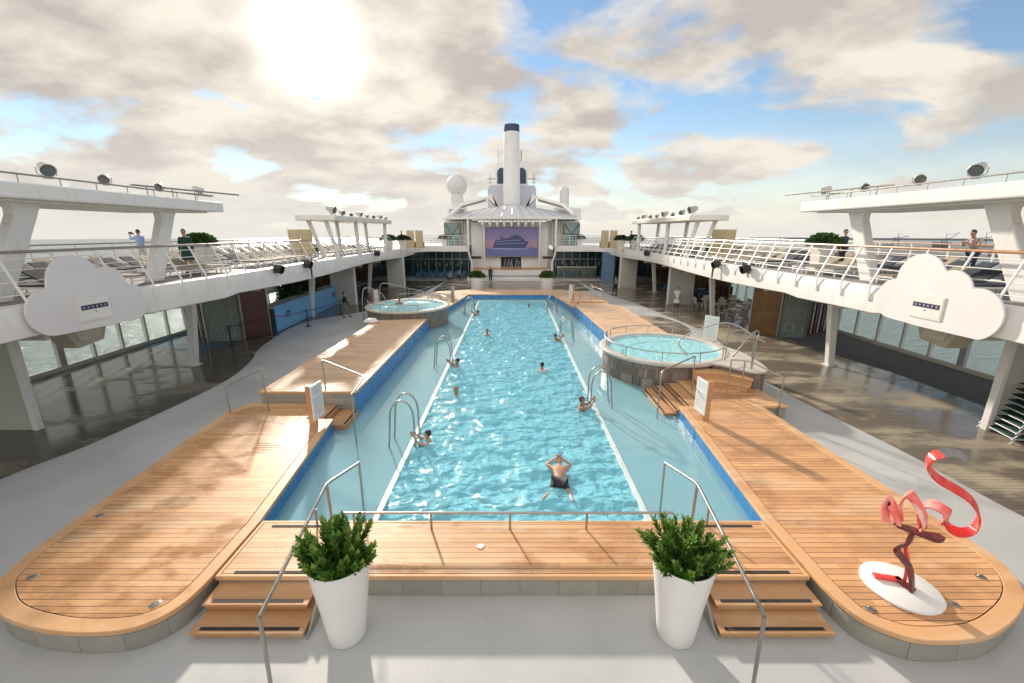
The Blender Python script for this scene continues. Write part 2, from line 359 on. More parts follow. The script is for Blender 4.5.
# ------------------------------------------------------------------ mesh helpers
class MB:
    def __init__(s): s.bm = bmesh.new()
    def quad(s, pts):
        vs = [s.bm.verts.new(p) for p in pts]; s.bm.faces.new(vs); return vs
    def box(s, a, b):
        x0, y0, z0 = a; x1, y1, z1 = b
        v = [s.bm.verts.new(p) for p in ((x0,y0,z0),(x1,y0,z0),(x1,y1,z0),(x0,y1,z0),(x0,y0,z1),(x1,y0,z1),(x1,y1,z1),(x0,y1,z1))]
        for f in ((0,3,2,1),(4,5,6,7),(0,1,5,4),(1,2,6,5),(2,3,7,6),(3,0,4,7)): s.bm.faces.new([v[i] for i in f])
        return s
    def obox(s, c, size, rot=None):
        """oriented box by centre, full size and a rotation matrix / euler tuple"""
        m = rot if isinstance(rot, Matrix) else (Matrix.Rotation(rot[2],3,'Z') @ Matrix.Rotation(rot[1],3,'Y') @ Matrix.Rotation(rot[0],3,'X') if rot else Matrix.Identity(3))
        c = Vector(c); h = [q / 2 for q in size]; v = []
        for dz in (-1, 1):
            for dx_, dy in ((-1,-1),(1,-1),(1,1),(-1,1)):
                v.append(s.bm.verts.new(c + m @ Vector((dx_*h[0], dy*h[1], dz*h[2]))))
        for f in ((0,3,2,1),(4,5,6,7),(0,1,5,4),(1,2,6,5),(2,3,7,6),(3,0,4,7)): s.bm.faces.new([v[i] for i in f])
        return s
    def prism(s, poly, z0, z1, top=True, bottom=True, axis='z'):
        def P(u, v, w): return (u, v, w) if axis == 'z' else ((w, u, v) if axis == 'x' else (u, w, v))
        a = [s.bm.verts.new(P(x, y, z0)) for x, y in poly]; b = [s.bm.verts.new(P(x, y, z1)) for x, y in poly]
        n = len(poly)
        for i in range(n): s.bm.faces.new((a[i], a[(i+1)%n], b[(i+1)%n], b[i]))
        if top: s.bm.faces.new(b)
        if bottom: s.bm.faces.new(a[::-1])
        return s
    def ring(s, outer, inner, z0, z1):
        """band between two closed outlines with the same number of points"""
        n = len(outer)
        V = [[s.bm.verts.new((x, y, z)) for x, y in pl] for pl, z in ((outer, z0), (outer, z1), (inner, z1), (inner, z0))]
        for i in range(n):
            j = (i+1) % n
            for k in range(4):
                l = (k+1) % 4
                s.bm.faces.new((V[k][i], V[k][j], V[l][j], V[l][i]))
        return s
    def tube(s, pts, r, seg=8, closed=False):
        pts = [Vector(p) for p in pts]; n = len(pts); rings = []
        up = None
        rr = r if isinstance(r, (list, tuple)) else [r] * n
        for i, p in enumerate(pts):
            if closed: d = (pts[(i+1)%n] - pts[i-1])
            else: d = pts[min(i+1, n-1)] - pts[max(i-1, 0)]
            d.normalize()
            if up is None: up = Vector((0,0,1)) if abs(d.z) < 0.9 else Vector((1,0,0))
            x = d.cross(up); 
            if x.length < 1e-4: x = d.orthogonal()
            x.normalize(); up = x.cross(d).normalized()
            rings.append([s.bm.verts.new(p + (x*math.cos(a) + up*math.sin(a)) * rr[i]) for a in [2*PI*k/seg for k in range(seg)]])
        m = n if closed else n-1
        for i in range(m):
            A, B = rings[i], rings[(i+1)%n]
            for k in range(seg): s.bm.faces.new((A[k], A[(k+1)%seg], B[(k+1)%seg], B[k]))
        if not closed: s.bm.faces.new(rings[0][::-1]); s.bm.faces.new(rings[-1])
        return s
    def lathe(s, prof, c=(0,0,0), seg=32, sx=1, sy=1):
        rings = []
        for r, z in prof:
            if r < 1e-5: rings.append([s.bm.verts.new((c[0], c[1], c[2]+z))])
            else: rings.append([s.bm.verts.new((c[0]+r*sx*math.cos(2*PI*k/seg), c[1]+r*sy*math.sin(2*PI*k/seg), c[2]+z)) for k in range(seg)])
        for A, B in zip(rings, rings[1:]):
            for k in range(seg):
                j = (k+1) % seg
                if len(A) == 1 and len(B) == 1: break
                if len(A) == 1: s.bm.faces.new((A[0], B[j], B[k]))
                elif len(B) == 1: s.bm.faces.new((A[k], A[j], B[0]))
                else: s.bm.faces.new((A[k], A[j], B[j], B[k]))
        return s
    def ball(s, c, r, sc=(1,1,1), u=12, v=8):
        m = Matrix.Translation(c) @ Matrix.Diagonal((*[r*q for q in sc], 1))
        bmesh.ops.create_uvsphere(s.bm, u_segments=u, v_segments=v, radius=1, matrix=m); return s
    def build(s, name, mat, parent=None, smooth=False, bevel=0.0):
        bmesh.ops.recalc_face_normals(s.bm, faces=s.bm.faces)
        if bevel:
            es = [e for e in s.bm.edges if len(e.link_faces) == 2 and e.calc_face_angle(0) > 0.7]
            bmesh.ops.bevel(s.bm, geom=es, offset=bevel, segments=2, affect='EDGES', profile=0.5)
        me = bpy.data.meshes.new(name); s.bm.to_mesh(me); s.bm.free()
        me.materials.append(mat)
        if smooth:
            for p in me.polygons: p.use_smooth = True
            if smooth != 'all': me.set_sharp_from_angle(angle=R(40))
        o = bpy.data.objects.new(name, me); COL.objects.link(o)
        if parent: o.parent = parent
        return o
def thing(name, label, cat, loc=(0,0,0), rz=0, group=None):
    o = bpy.data.objects.new(name, None); COL.objects.link(o)
    o.empty_display_size = 0.1
    o.location = loc; o.rotation_euler = (0, 0, rz)
    o['label'] = label; o['category'] = cat
    if group: o['group'] = group
    return o
def tag(o, label, cat, group=None):
    o['label'] = label; o['category'] = cat
    if group: o['group'] = group
    return o
def struct(o): o['kind'] = 'structure'; return o
def dup(root, loc=None, rz=None, label=None, group=None):
    r = root.copy(); COL.objects.link(r)
    if loc is not None: r.location = loc
    if rz is not None: r.rotation_euler = (0, 0, rz)
    if label: r['label'] = label
    if group: r['group'] = group
    for ch in list(root.children):
        c = ch.copy(); COL.objects.link(c); c.parent = r
        for g in list(ch.children):
            d = g.copy(); COL.objects.link(d); d.parent = c
    return r
def arc(cx, cy, r, a0, a1, n): return [(cx + r*math.cos(R(a0+(a1-a0)*i/n)), cy + r*math.sin(R(a0+(a1-a0)*i/n))) for i in range(n+1)]
def catmull(pts, k=6, closed=False):
    pts = [Vector(p) for p in pts]; out = []; n = len(pts)
    rng = range(n) if closed else range(n-1)
    for i in rng:
        g = (lambda j: pts[j % n]) if closed else (lambda j: pts[max(0, min(n-1, j))])
        p0, p1, p2, p3 = g(i-1), g(i), g(i+1), g(i+2)
        for q in range(k):
            t = q / k
            out.append(0.5*((2*p1)+(-p0+p2)*t+(2*p0-5*p1+4*p2-p3)*t*t+(-p0+3*p1-3*p2+p3)*t**3))
    if not closed: out.append(pts[-1])
    return out
def inset(poly, d):
    """offset a closed counter-clockwise or clockwise outline inwards"""
    n = len(poly); area = sum(poly[i][0]*poly[(i+1)%n][1]-poly[(i+1)%n][0]*poly[i][1] for i in range(n))
    sg = 1 if area > 0 else -1; out = []
    for i in range(n):
        a, b, c = Vector(poly[i-1]), Vector(poly[i]), Vector(poly[(i+1)%n])
        d1 = (b-a).normalized(); d2 = (c-b).normalized()
        n1_ = Vector((-d1.y, d1.x))*sg; n2_ = Vector((-d2.y, d2.x))*sg
        m = n1_+n2_
        m = m*0.5
        k = d / max(0.35, m.length_squared)
        out.append(tuple(b + m * k))
    return out
def lerp(a, b, t): return a + (b-a)*t

# ================================================================== SETTING
# sea out to the horizon
b = MB()
radii = [0, 60, 300, 1200, 3250]
for i in range(48):
    a0, a1 = 2*PI*i/48, 2*PI*(i+1)/48
    for r0, r1 in zip(radii, radii[1:]):
        P = lambda r, a: (r*math.cos(a), r*math.sin(a), -30)
        if r0 == 0: b.quad([P(0,0), P(r1,a0), P(r1,a1)])
        else: b.quad([P(r0,a0), P(r1,a0), P(r1,a1), P(r0,a1)])
bmesh.ops.remove_doubles(b.bm, verts=b.bm.verts, dist=0.01)
struct(b.build('sea', SEA))
# low shore with a port on the starboard horizon
b = MB()
pl = [(900,2450),(1500,2300),(2500,1500),(2900,900),(3000,200),(3060,200),(3000,1000),(2600,1650),(1600,2450),(900,2550)]
b.prism(pl, -30, -23)
struct(b.build('shore', plain('shore_haze_green', (0.16, 0.18, 0.19), 0.9)))

# main deck: a slab with the pool basin left open
HX = 6.08
b = MB()
for (x0,y0,x1,y1) in ((-22,-10,-HX,76),(HX,-10,22,76),(-HX,-10,HX,7.8),(-HX,42.1,HX,76)):
    b.box((x0,y0,-0.25),(x1,y1,0))
struct(b.build('deck_floor', DECK))
# hull sides under the deck
b = MB()
for s in (-1, 1): b.box((s*21.6,-10,-30.5),(s*22.0,76,-0.26))
b.box((-22,75.6,-30.5),(22,76,-0.26)); b.box((-22,-10,-30.5),(22,-9.6,-0.26))
struct(b.build('ship_hull', WHITE))
# wet side decks under the promenades (thin coverings laid on the floor)
def flat(name, poly, z, mat):
    b = MB(); b.prism(poly, z-0.003, z); return struct(b.build(name, mat))
eL = [tuple(v) for v in catmull([(-14.6,4,0),(-13.9,10,0),(-13.3,12.3,0),(-12.9,17.4,0),(-13.5,20.6,0),(-14.6,23.5,0),(-15.5,28.7,0),(-15.0,31.5,0),(-13.5,33.6,0),(-12.0,36,0),(-11,41,0)], 6)]
eL = [(p[0], p[1]) for p in eL]
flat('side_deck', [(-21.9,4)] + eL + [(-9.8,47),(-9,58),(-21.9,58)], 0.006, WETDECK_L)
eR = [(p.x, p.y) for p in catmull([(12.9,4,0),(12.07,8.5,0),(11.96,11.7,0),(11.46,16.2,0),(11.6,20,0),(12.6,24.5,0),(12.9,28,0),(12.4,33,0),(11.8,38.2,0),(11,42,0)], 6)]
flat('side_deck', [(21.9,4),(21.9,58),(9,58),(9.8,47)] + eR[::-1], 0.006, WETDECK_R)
flat('deck_covering', [(18.2,4),(21.6,4),(21.6,27),(17.4,26.0),(17.5,22.5),(18.2,19.0)], 0.012, CARPET)
flat('deck_covering', [(-21.85,24),(-17.2,22.2),(-16.2,28),(-15.9,33),(-16.9,42),(-21.85,42)], 0.012, CARPET_B)
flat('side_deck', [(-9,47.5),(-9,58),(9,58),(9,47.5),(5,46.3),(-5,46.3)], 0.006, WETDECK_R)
# brown round inlay by the starboard tub
flat('deck_inlay', [(9.6+1.9*math.cos(a)+0.9, 29.6+3.6*math.sin(a)) for a in [2*PI*k/40 for k in range(40)]], 0.014, WETDECK_R)

# ---- the pool basin
pathL = [(-5.45,7.83),(-5.72,10.4),(-5.98,12.95)]
pathL2 = [(-5.66,14.3),(-5.66,27.6),(-5.5,33.4),(-4.34,42.0),(4.0,42.0),(5.1,34.3),(4.98,33.2),(5.5,22.7)]
pathR = [(6.0,14.0),(5.75,11),(5.49,7.83)]
pool = thing('swimming_pool', 'long turquoise swimming pool sunk between the teak decks', 'swimming pool', (0,25,0))
def wall_strip(name, path, z0, z1, off, th, mat, parent):
    b = MB()
    for i in range(len(path)-1):
        a, c = Vector(path[i]), Vector(path[i+1]); d = (c-a).normalized(); n_ = Vector((-d.y, d.x))
        p = [a+n_*off, c+n_*off, c+n_*(off+th), a+n_*(off+th)]
        b.prism([tuple(q) for q in p], z0, z1)
    o = b.build(name, mat, parent); o.matrix_parent_inverse = Matrix.Translation((-parent.location.x, -parent.location.y, -parent.location.z)); return o
def put(o, parent):
    """parent keeping world coordinates (the parent only carries a translation)"""
    o.parent = parent; o.matrix_parent_inverse = (Matrix.Translation(parent.location) @ Matrix.Rotation(parent.rotation_euler.z, 4, 'Z')).inverted(); return o
for pth in (pathL, pathL2, pathR):
    wall_strip('pool_wall', pth, -0.35, 0.36, 0.02, 0.05, TILE_BLUE, pool)
wall_strip('pool_wall', [(-6.05,12.95),(-6.05,14.3)], -0.35, 0.12, 0.0, 0.05, TILE_BLUE, pool)
wall_strip('pool_wall', [(6.05,16.6),(6.05,13.9)], -0.35, 0.08, 0.0, 0.05, TILE_BLUE, pool)
wall_strip('pool_wall', [(-6.85,14.34),(-5.72,14.34)], 0.1, 0.81, 0.0, 0.04, TILE_BLUE, pool)
wall_strip('pool_wall', [(-5.66,14.3),(-5.66,27.55)], 0.362, 0.82, 0.02, 0.05, TILE_BLUE, pool)
wall_strip('pool_wall', [(4.98,33.2),(5.5,22.7)], 0.362, 0.82, 0.02, 0.05, TILE_BLUE, pool)
b = MB(); b.box((-3.2,7.8,-1.65),(3.2,40.4,-1.6)); put(b.build('pool_floor', TILE_AQUA), pool)
b = MB()
b.box((-3.24,7.8,-1.6),(-3.16,40.4,-0.2)); b.box((3.16,7.8,-1.6),(3.24,40.4,-0.2)); b.box((-3.16,40.3,-1.6),(3.16,40.4,-0.2)); b.box((-3.16,7.8,-1.6),(3.16,7.88,-0.2))
put(b.build('inner_wall', TILE_AQUA), pool)
# shallow sun shelves on both sides and a far ledge
for s in (-1, 1):
    b = MB(); b.prism([(s*3.24,7.8),(s*6.05,7.8),(s*6.05,42.05),(s*3.24,42.05)][::s], -0.35, -0.14)
    put(b.build('sun_shelf', TILE_SHELF), pool)
    b = MB(); b.box((min(s*3.10,s*3.25),7.9,-0.19),(max(s*3.10,s*3.25),40.4,0.045)); put(b.build('shelf_lip', LIP, bevel=0.015), pool)
b = MB(); b.box((-3.24,40.4,-0.35),(3.24,42.05,-0.14)); put(b.build('sun_shelf', TILE_SHELF), pool)
b = MB(); b.box((-3.1,40.3,-0.19),(3.1,40.45,0.045)); put(b.build('shelf_lip', LIP, bevel=0.015), pool)
for s, n_, ys in ((-1, 5, (17, 21.5, 25.2)), (1, 5, (12.0, 22.5, 29.5))):
    for y in ys:
        b = MB(); b.box((s*4.4-0.18,y-0.14,-0.139),(s*4.4+0.18,y+0.14,-0.125)); put(b.build('drain_grate', BLACK if s > 0 else LIP), pool)

# animated-looking but real wave relief on the pool surface
import mathutils.noise as mn
def water_sheet(name, x0, x1, y0, y1, z, step, amp, mat, f=1.0, seed=0):
    bm = bmesh.new(); nx = max(2, int((x1-x0)/step)); ny = max(2, int((y1-y0)/step)); g = []
    for j in range(ny+1):
        row = []
        for i in range(nx+1):
            x = x0+(x1-x0)*i/nx; y = y0+(y1-y0)*j/ny
            v = Vector((x*f*0.8+seed, y*f*1.25, seed*3.1))
            w = mn.noise(v + Vector((mn.noise(v*0.7)*0.8, 0, 0)))*0.6 + (0.5-abs(mn.noise(v*2.1+Vector((9,2,1)))))*0.45
            row.append(bm.verts.new((x, y, z+amp*w)))
        g.append(row)
    for j in range(ny):
        for i in range(nx): bm.faces.new((g[j][i], g[j][i+1], g[j+1][i+1], g[j+1][i]))
    me = bpy.data.meshes.new(name); bm.to_mesh(me); bm.free(); me.materials.append(mat)
    for p in me.polygons: p.use_smooth = True
    o = bpy.data.objects.new(name, me); COL.objects.link(o); return struct(o)
water_sheet('pool_water', -3.11, 3.11, 7.86, 40.35, -0.02, 0.08, 0.16, POOLW, 1.7)
water_sheet('shallow_water', -6.04, -3.24, 7.83, 42.04, 0.015, 0.25, 0.006, SHELFW, 0.9, 3)
water_sheet('shallow_water', 3.24, 6.04, 7.83, 42.04, 0.015, 0.25, 0.006, SHELFW, 0.9, 8)
water_sheet('shallow_water', -3.23, 3.23, 40.46, 42.04, 0.015, 0.25, 0.006, SHELFW, 0.9, 5)

# ---- raised teak platforms
def platform(label, outline, z, bw=0.25, mat=None, base=None, name='teak_platform', z0=0.0):
    cx = sum(p[0] for p in outline)/len(outline); cy = sum(p[1] for p in outline)/len(outline)
    t = thing(name, label, 'deck platform', (cx, cy, 0))
    b = MB(); b.prism(inset(outline, 0.03), z0, z-0.085); put(b.build('base', base or TILE_GREY), t)
    i1 = inset(outline, bw)
    b = MB(); b.ring(outline, i1, z-0.09, z); put(b.build('border', TEAK_TRIM, bevel=0.012), t)
    b = MB(); b.prism(inset(outline, bw-0.02), z-0.084, z-0.02); put(b.build('seam', RUBBER), t)
    b = MB(); b.prism(inset(outline, bw+0.014), z-0.018, z-0.002); put(b.build('planking', mat or TEAK), t)
    return t
def c2(pts, k=5): return [(p.x, p.y) for p in catmull([(x, y, 0) for x, y in pts], k)]
cornerL = c2([(-9.42,6.9),(-9.2,6.2),(-8.75,5.75),(-8.2,5.45),(-7.3,5.24),(-6.5,5.2),(-5.95,5.3),(-5.6,5.6),(-5.47,6.05),(-5.45,6.6)])
outL = cornerL + [(-5.45,7.83),(-5.72,10.4),(-5.98,12.95),(-6.9,12.95),(-6.9,14.28),(-9.5,14.28),(-9.95,13.5)]
platform('large teak platform with a rounded nose left of the front stairs', outL, 0.45)
cornerR = c2([(5.49,6.6),(5.5,6.05),(5.62,5.5),(5.95,5.2),(6.4,5.06),(7.3,5.12),(8.1,5.42),(8.75,5.82),(9.15,6.3),(9.33,6.9)])
outR = cornerR + [(9.1,11),(8.98,14.0),(9.9,14.0),(9.7,16.9),(6.95,16.9),(6.95,14.05),(6.0,14.0),(5.75,11),(5.49,7.83)]
platform('large teak platform with a rounded nose that carries the red ribbon sculpture', outR, 0.45)
platform('narrow teak deck across the front end of the pool between the two stairs', [(-5.40,6.3),(5.42,6.3),(5.42,7.83),(-5.40,7.83)], 0.448, 0.07)
platform('higher teak platform beside the pool left of the first ladder rails', [(-9.2,14.3),(-5.66,14.3),(-5.66,27.5),(-8.95,27.0)], 0.90, 0.22, TEAK_PALE)
platform('higher teak platform behind the near hot tub on the right', [(5.5,22.6),(8.95,22.9),(8.6,32.6),(7.3,33.8),(4.98,33.3)], 0.90, 0.2, TEAK_PALE)
platform('horseshoe teak platform around the far end of the pool',
         [(-5.5,33.4),(-4.34,42.0),(4.0,42.0),(5.1,34.3),(8.2,34.3),(8.7,38.4),(7.6,43.8),(5,45.6),(-5,45.6),(-7.8,44.2),(-9.3,38.5),(-8.9,33.4)][::-1], 0.45, 0.2, TEAK_PALE)
b = MB(); b.box((-9.0,27.6,0),(-5.72,33.35,0.40)); b.box((5.6,16.95,0),(9.6,22.5,0.40))
o = struct(b.build('deck_plinth', TILE_GREY))
# springboard-like slab end at the far right
t = thing('teak_bench', 'long low teak bench slab by the far end of the pool on the right', 'bench', (6.3,34.6,0.45))
b = MB(); b.prism([(4.75,34.0),(7.7,34.25),(7.75,34.75),(4.9,34.6)], 0.86, 0.98); put(b.build('seat', TEAK_TRIM, bevel=0.02), t)
for x in (5.4, 7.2):
    b = MB(); b.box((x,34.3,0.45),(x+0.12,34.55,0.86)); put(b.build('leg', TILE_GREY), t)

# stairs down to the shelf next to each platform
def side_steps(label, treads):
    t = thing('pool_steps', label, 'steps', (treads[0][0], treads[0][1], 0), group=None)
    for (x0,y0,x1,y1,z) in treads:
        b = MB(); b.box((x0,y0,z-0.05),(x1,y1,z)); o = put(b.build('tread', TEAK_STEP, bevel=0.006), t)
        ex = x1 if x0 < 0 else x0
        s = 1 if x0 < 0 else -1
        b = MB(); b.box((min(ex-s*0.10,ex-s*0.03),y0+0.05,z+0.001),(max(ex-s*0.10,ex-s*0.03),y1-0.05,z+0.006)); k = put(b.build('grip_strip', RUBBER), t)
        b = MB(); b.box((x0+0.04,y0+0.04,-0.3),(x1-0.01,y1-0.04,z-0.052)); put(b.build('riser', TEAK_STEP), t)
    return t
side_steps('teak steps into the water beside the left sign post', [(-6.9,13.0,-6.30,14.27,0.38),(-6.28,13.0,-5.62,14.27,0.20)])
side_steps('teak steps into the water beside the right sign post', [(6.36,14.1,6.92,16.6,0.38),(5.92,14.1,6.34,16.6,0.26),(5.48,14.1,5.90,16.6,0.14)])
# front stairs
def front_steps(s, label):
    t = thing('deck_stairs', label, 'stairs', (s*4.35,5.9,0))
    for y0, y1, z, xa, xb in ((5.44,6.34,0.15,3.42,5.30),(5.84,6.36,0.30,3.52,5.34)):
        pl = [(s*xa,y0),(s*xb,y0),(s*xb,y1),(s*(xa-0.0),y1)]
        if s < 0: pl = pl[::-1]
        b = MB(); b.prism(pl, z-0.045, z); put(b.build('tread', TEAK_STEP, bevel=0.008), t)
        b = MB(); b.box((min(s*(xa+0.1),s*(xb-0.14)), y0+0.05, z+0.001),(max(s*(xa+0.1),s*(xb-0.14)), y0+0.11, z+0.006)); put(b.build('grip_strip', RUBBER), t)
        b = MB(); b.box((min(s*(xa+0.05),s*(xb-0.03)), y0+0.06, 0),(max(s*(xa+0.05),s*(xb-0.03)), y1, z-0.047)); put(b.build('riser', TEAK_STEP), t)
    b = MB(); b.prism([(5.46,0),(6.34,0),(6.34,0.32),(5.9,0.32)] , min(s*3.40,s*3.36), max(s*3.40,s*3.36), axis='x'); put(b.build('stringer', TILE_GREY), t)
    for y in (6.37, 7.62):
        b = MB(); b.box((min(s*3.6,s*5.1), y, 0.449),(max(s*3.6,s*5.1), y+0.06, 0.455)); put(b.build('grip_strip', RUBBER), t)
front_steps(-1, 'teak front stairs with black grip strips left of the pool deck')
front_steps(1, 'teak front stairs with black grip strips right of the pool deck')
# deck fittings
def fitting(x, y, rz, label):
    t = thing('deck_fitting', label, 'deck fitting', (x,y,0.452), rz, 'steel tie-down fittings on the teak platforms')
    b = MB(); b.lathe([(0,0.006),(0.055,0.006),(0.068,0.0)], seg=20, sx=1.25); b.build('plate', STEEL, t, smooth=True)
    b = MB(); b.tube([(-0.05,0,0.007),(-0.03,0,0.03),(0.03,0,0.03),(0.05,0,0.007)], 0.009, 6); b.build('loop', STEEL_D, t, smooth=True)
    return t
fitting(-8.7,6.3,0.4,'steel tie-down fitting at the outer nose of the left platform')
fitting(-6.0,5.72,0.7,'steel tie-down fitting at the inner nose of the left platform')
fitting(-9.1,8.0,0.2,'steel tie-down fitting along the outer edge of the left platform')
fitting(5.95,5.62,-0.6,'steel tie-down fitting left of the round white sculpture base')
fitting(8.5,6.3,-0.2,'steel tie-down fitting at the outer nose of the right platform')
fitting(7.42,5.72,0.1,'steel tie-down fitting just right of the white sculpture base')
b = MB(); b.prism([(-0.70,7.02),(-0.62,6.97),(-0.56,7.03),(-0.55,7.10),(-0.63,7.13),(-0.69,7.09)], 0.449, 0.462)
tag(b.build('paper_scrap', WHITE, bevel=0.004), 'small white scrap lying on the front teak deck', 'litter')
b = MB(); b.ball((-9.0,26.3,0.98), 0.5, (1.0,0.7,0.35), 20, 12)
for v in b.bm.verts: v.co += Vector((1,1,0.8))*mn.noise(v.co*4)*0.08; v.co.z = max(v.co.z, 0.905)
tag(b.build('white_towel', WHITE, smooth=True), 'heaped white towel left at the far corner of the left platform', 'towel')

# ------------------------------------------------------------------ rails
RAILR = 0.024
def rail_thing(name, label, cat, parts, group=None):
    """parts: list of (part name, points, radius)"""
    p0 = parts[0][1][0]
    t = thing(name, label, cat, (p0[0], p0[1], min(p[2] for _, pts, _ in parts for p in pts)), group=group)
    for n_, pts, r in parts:
        b = MB(); b.tube(pts, r, 10); put(b.build(n_, STEEL, smooth=True), t)
    return t
def bend(p, q, r_, k=0.12):
    """rounded corner at q between p and r_"""
    p, q, r_ = Vector(p), Vector(q), Vector(r_)
    a = q + (p-q).normalized()*k; c = q + (r_-q).normalized()*k
    return [tuple(a*(1-t)**2 + q*2*t*(1-t) + c*t*t) for t in (0, .25, .5, .75, 1)]
for s, lab in ((-1, 'steel stair handrail rising behind the left white planter'), (1, 'steel stair handrail rising behind the right white planter')):
    A = (s*3.56,4.75,1.26); B = (s*3.73,7.45,1.60); Cc = (s*3.48,8.55,1.42)
    rail = [A] + bend(A, B, Cc) + [Cc]
    rail_thing('stair_handrail', lab, 'handrail', [
        ('top_rail', rail, 0.032),
        ('post', [(s*3.56,4.72,0.0),(s*3.56,4.75,1.24)], 0.03),
        ('post', [(s*3.73,7.5,0.45),(s*3.73,7.45,1.59)], 0.028),
        ('post', [(s*3.48,8.55,-0.14),(s*3.48,8.55,1.42)], 0.022),
        ('post', [(s*4.14,7.66,0.45),(s*4.14,7.66,0.86)], 0.022)])
b_ = [('top_rail', [(-3.5,7.55,0.85),(3.35,7.55,0.85)], 0.027)]
for x in (-3.3,-1.69,-0.04,1.56,3.2): b_.append(('post', [(x,7.55,0.45),(x,7.55,0.84)], 0.024))
rail_thing('pool_rail', 'low steel rail along the front edge of the pool', 'rail', b_)

def ladder(x, y, s, h, label, w=0.62, span=0.85):
    """a pair of arched grab rails from the shelf over the lip into the deep water"""
    t = thing('pool_ladder', label, 'pool ladder', (x, y, 0), group='arched steel ladder rails along the pool edges')
    for dy in (-w/2, w/2):
        o0 = (s*span*0.95, dy, -0.15)
        pts = [(s*span,dy,-0.14),(s*span*0.93,dy,0.25),(s*span*0.86,dy,h*0.62)]
        for k in range(9):
            a = PI*k/8
            pts.append((s*span*0.43 + s*span*0.43*math.cos(a), dy, h*0.62 + h*0.38*math.sin(a)))
        pts += [(0,dy,0.25),(s*-0.02,dy,-0.75)]
        b = MB(); b.tube([(p[0], p[1], p[2]) for p in pts], 0.028, 10); b.build('grab_rail', STEEL, t, smooth=True)
    for z in (-0.62, -0.36):
        b = MB(); b.box((-0.05,-w/2,z),(0.05,w/2,z+0.03)); b.build('rung', STEEL, t)
    return t
ladder(-3.02,12.2,-1,1.55,'near left pair of arched ladder rails with a swimmer holding on')
ladder(-3.02,20.0,-1,1.5,'second left pair of arched ladder rails beside the higher platform')
ladder(-3.02,33.4,-1,1.45,'far left pair of arched ladder rails beside the far hot tub')
ladder(2.98,15.1,1,1.5,'near right pair of arched ladder rails beside the near hot tub')
ladder(2.98,25.2,1,1.45,'second right pair of arched ladder rails')
ladder(2.98,34.8,1,1.45,'far right pair of arched ladder rails near the far end')

rail_thing('platform_handrail', 'short steel handrail at the outer back corner of the left platform', 'handrail', [
    ('top_rail', [(-9.85,13.3,1.36)] + bend((-9.85,13.3,1.36),(-9.75,13.44,1.42),(-8.52,13.58,1.98),0.1) + [(-8.52,13.58,1.98)], 0.028),
    ('post', [(-9.75,13.44,0.45),(-9.75,13.44,1.40)], 0.024), ('post', [(-8.5,13.6,0.45),(-8.52,13.58,1.98)], 0.024)])
rail_thing('platform_handrail', 'long steel handrail running from the left upper platform down into the shallow water', 'handrail', [
    ('top_rail', [(-6.9,14.6,2.0)] + bend((-6.9,14.6,2.0),(-5.0,13.3,1.85),(-4.5,12.4,1.75),0.15) + [(-4.9,12.0,1.7)], 0.026),
    ('post', [(-6.9,14.6,0.9),(-6.9,14.6,1.98)], 0.024), ('post', [(-4.9,12.0,-0.14),(-4.9,12.0,1.69)], 0.024)])
rail_thing('platform_handrail', 'steel handrail beside the steps right of the right sign post', 'handrail', [
    ('top_rail', [(8.04,14.71,1.98),(8.41,14.51,2.0)] + bend((8.41,14.51,2.0),(8.6,14.45,1.98),(9.55,13.94,1.55),0.1) + [(9.55,13.94,1.54)], 0.027),
    ('post', [(8.04,14.71,0.45),(8.04,14.71,1.97)], 0.024), ('post', [(8.42,14.5,0.45),(8.42,14.5,1.99)], 0.024), ('post', [(9.55,13.94,0.0),(9.55,13.94,1.53)], 0.024)])
rail_thing('platform_handrail', 'steel handrail beside the steps left of the right sign post', 'handrail', [
    ('top_rail', [(5.22,13.93,1.5),(5.24,13.95,1.72)] + bend((5.24,13.95,1.72),(5.3,14.0,1.8),(7.1,15.6,1.85),0.1) + [(7.1,15.6,1.85)], 0.027),
    ('post', [(5.22,13.93,-0.14),(5.22,13.93,1.6)], 0.024), ('post', [(7.1,15.6,0.38),(7.1,15.6,1.84)], 0.024)])

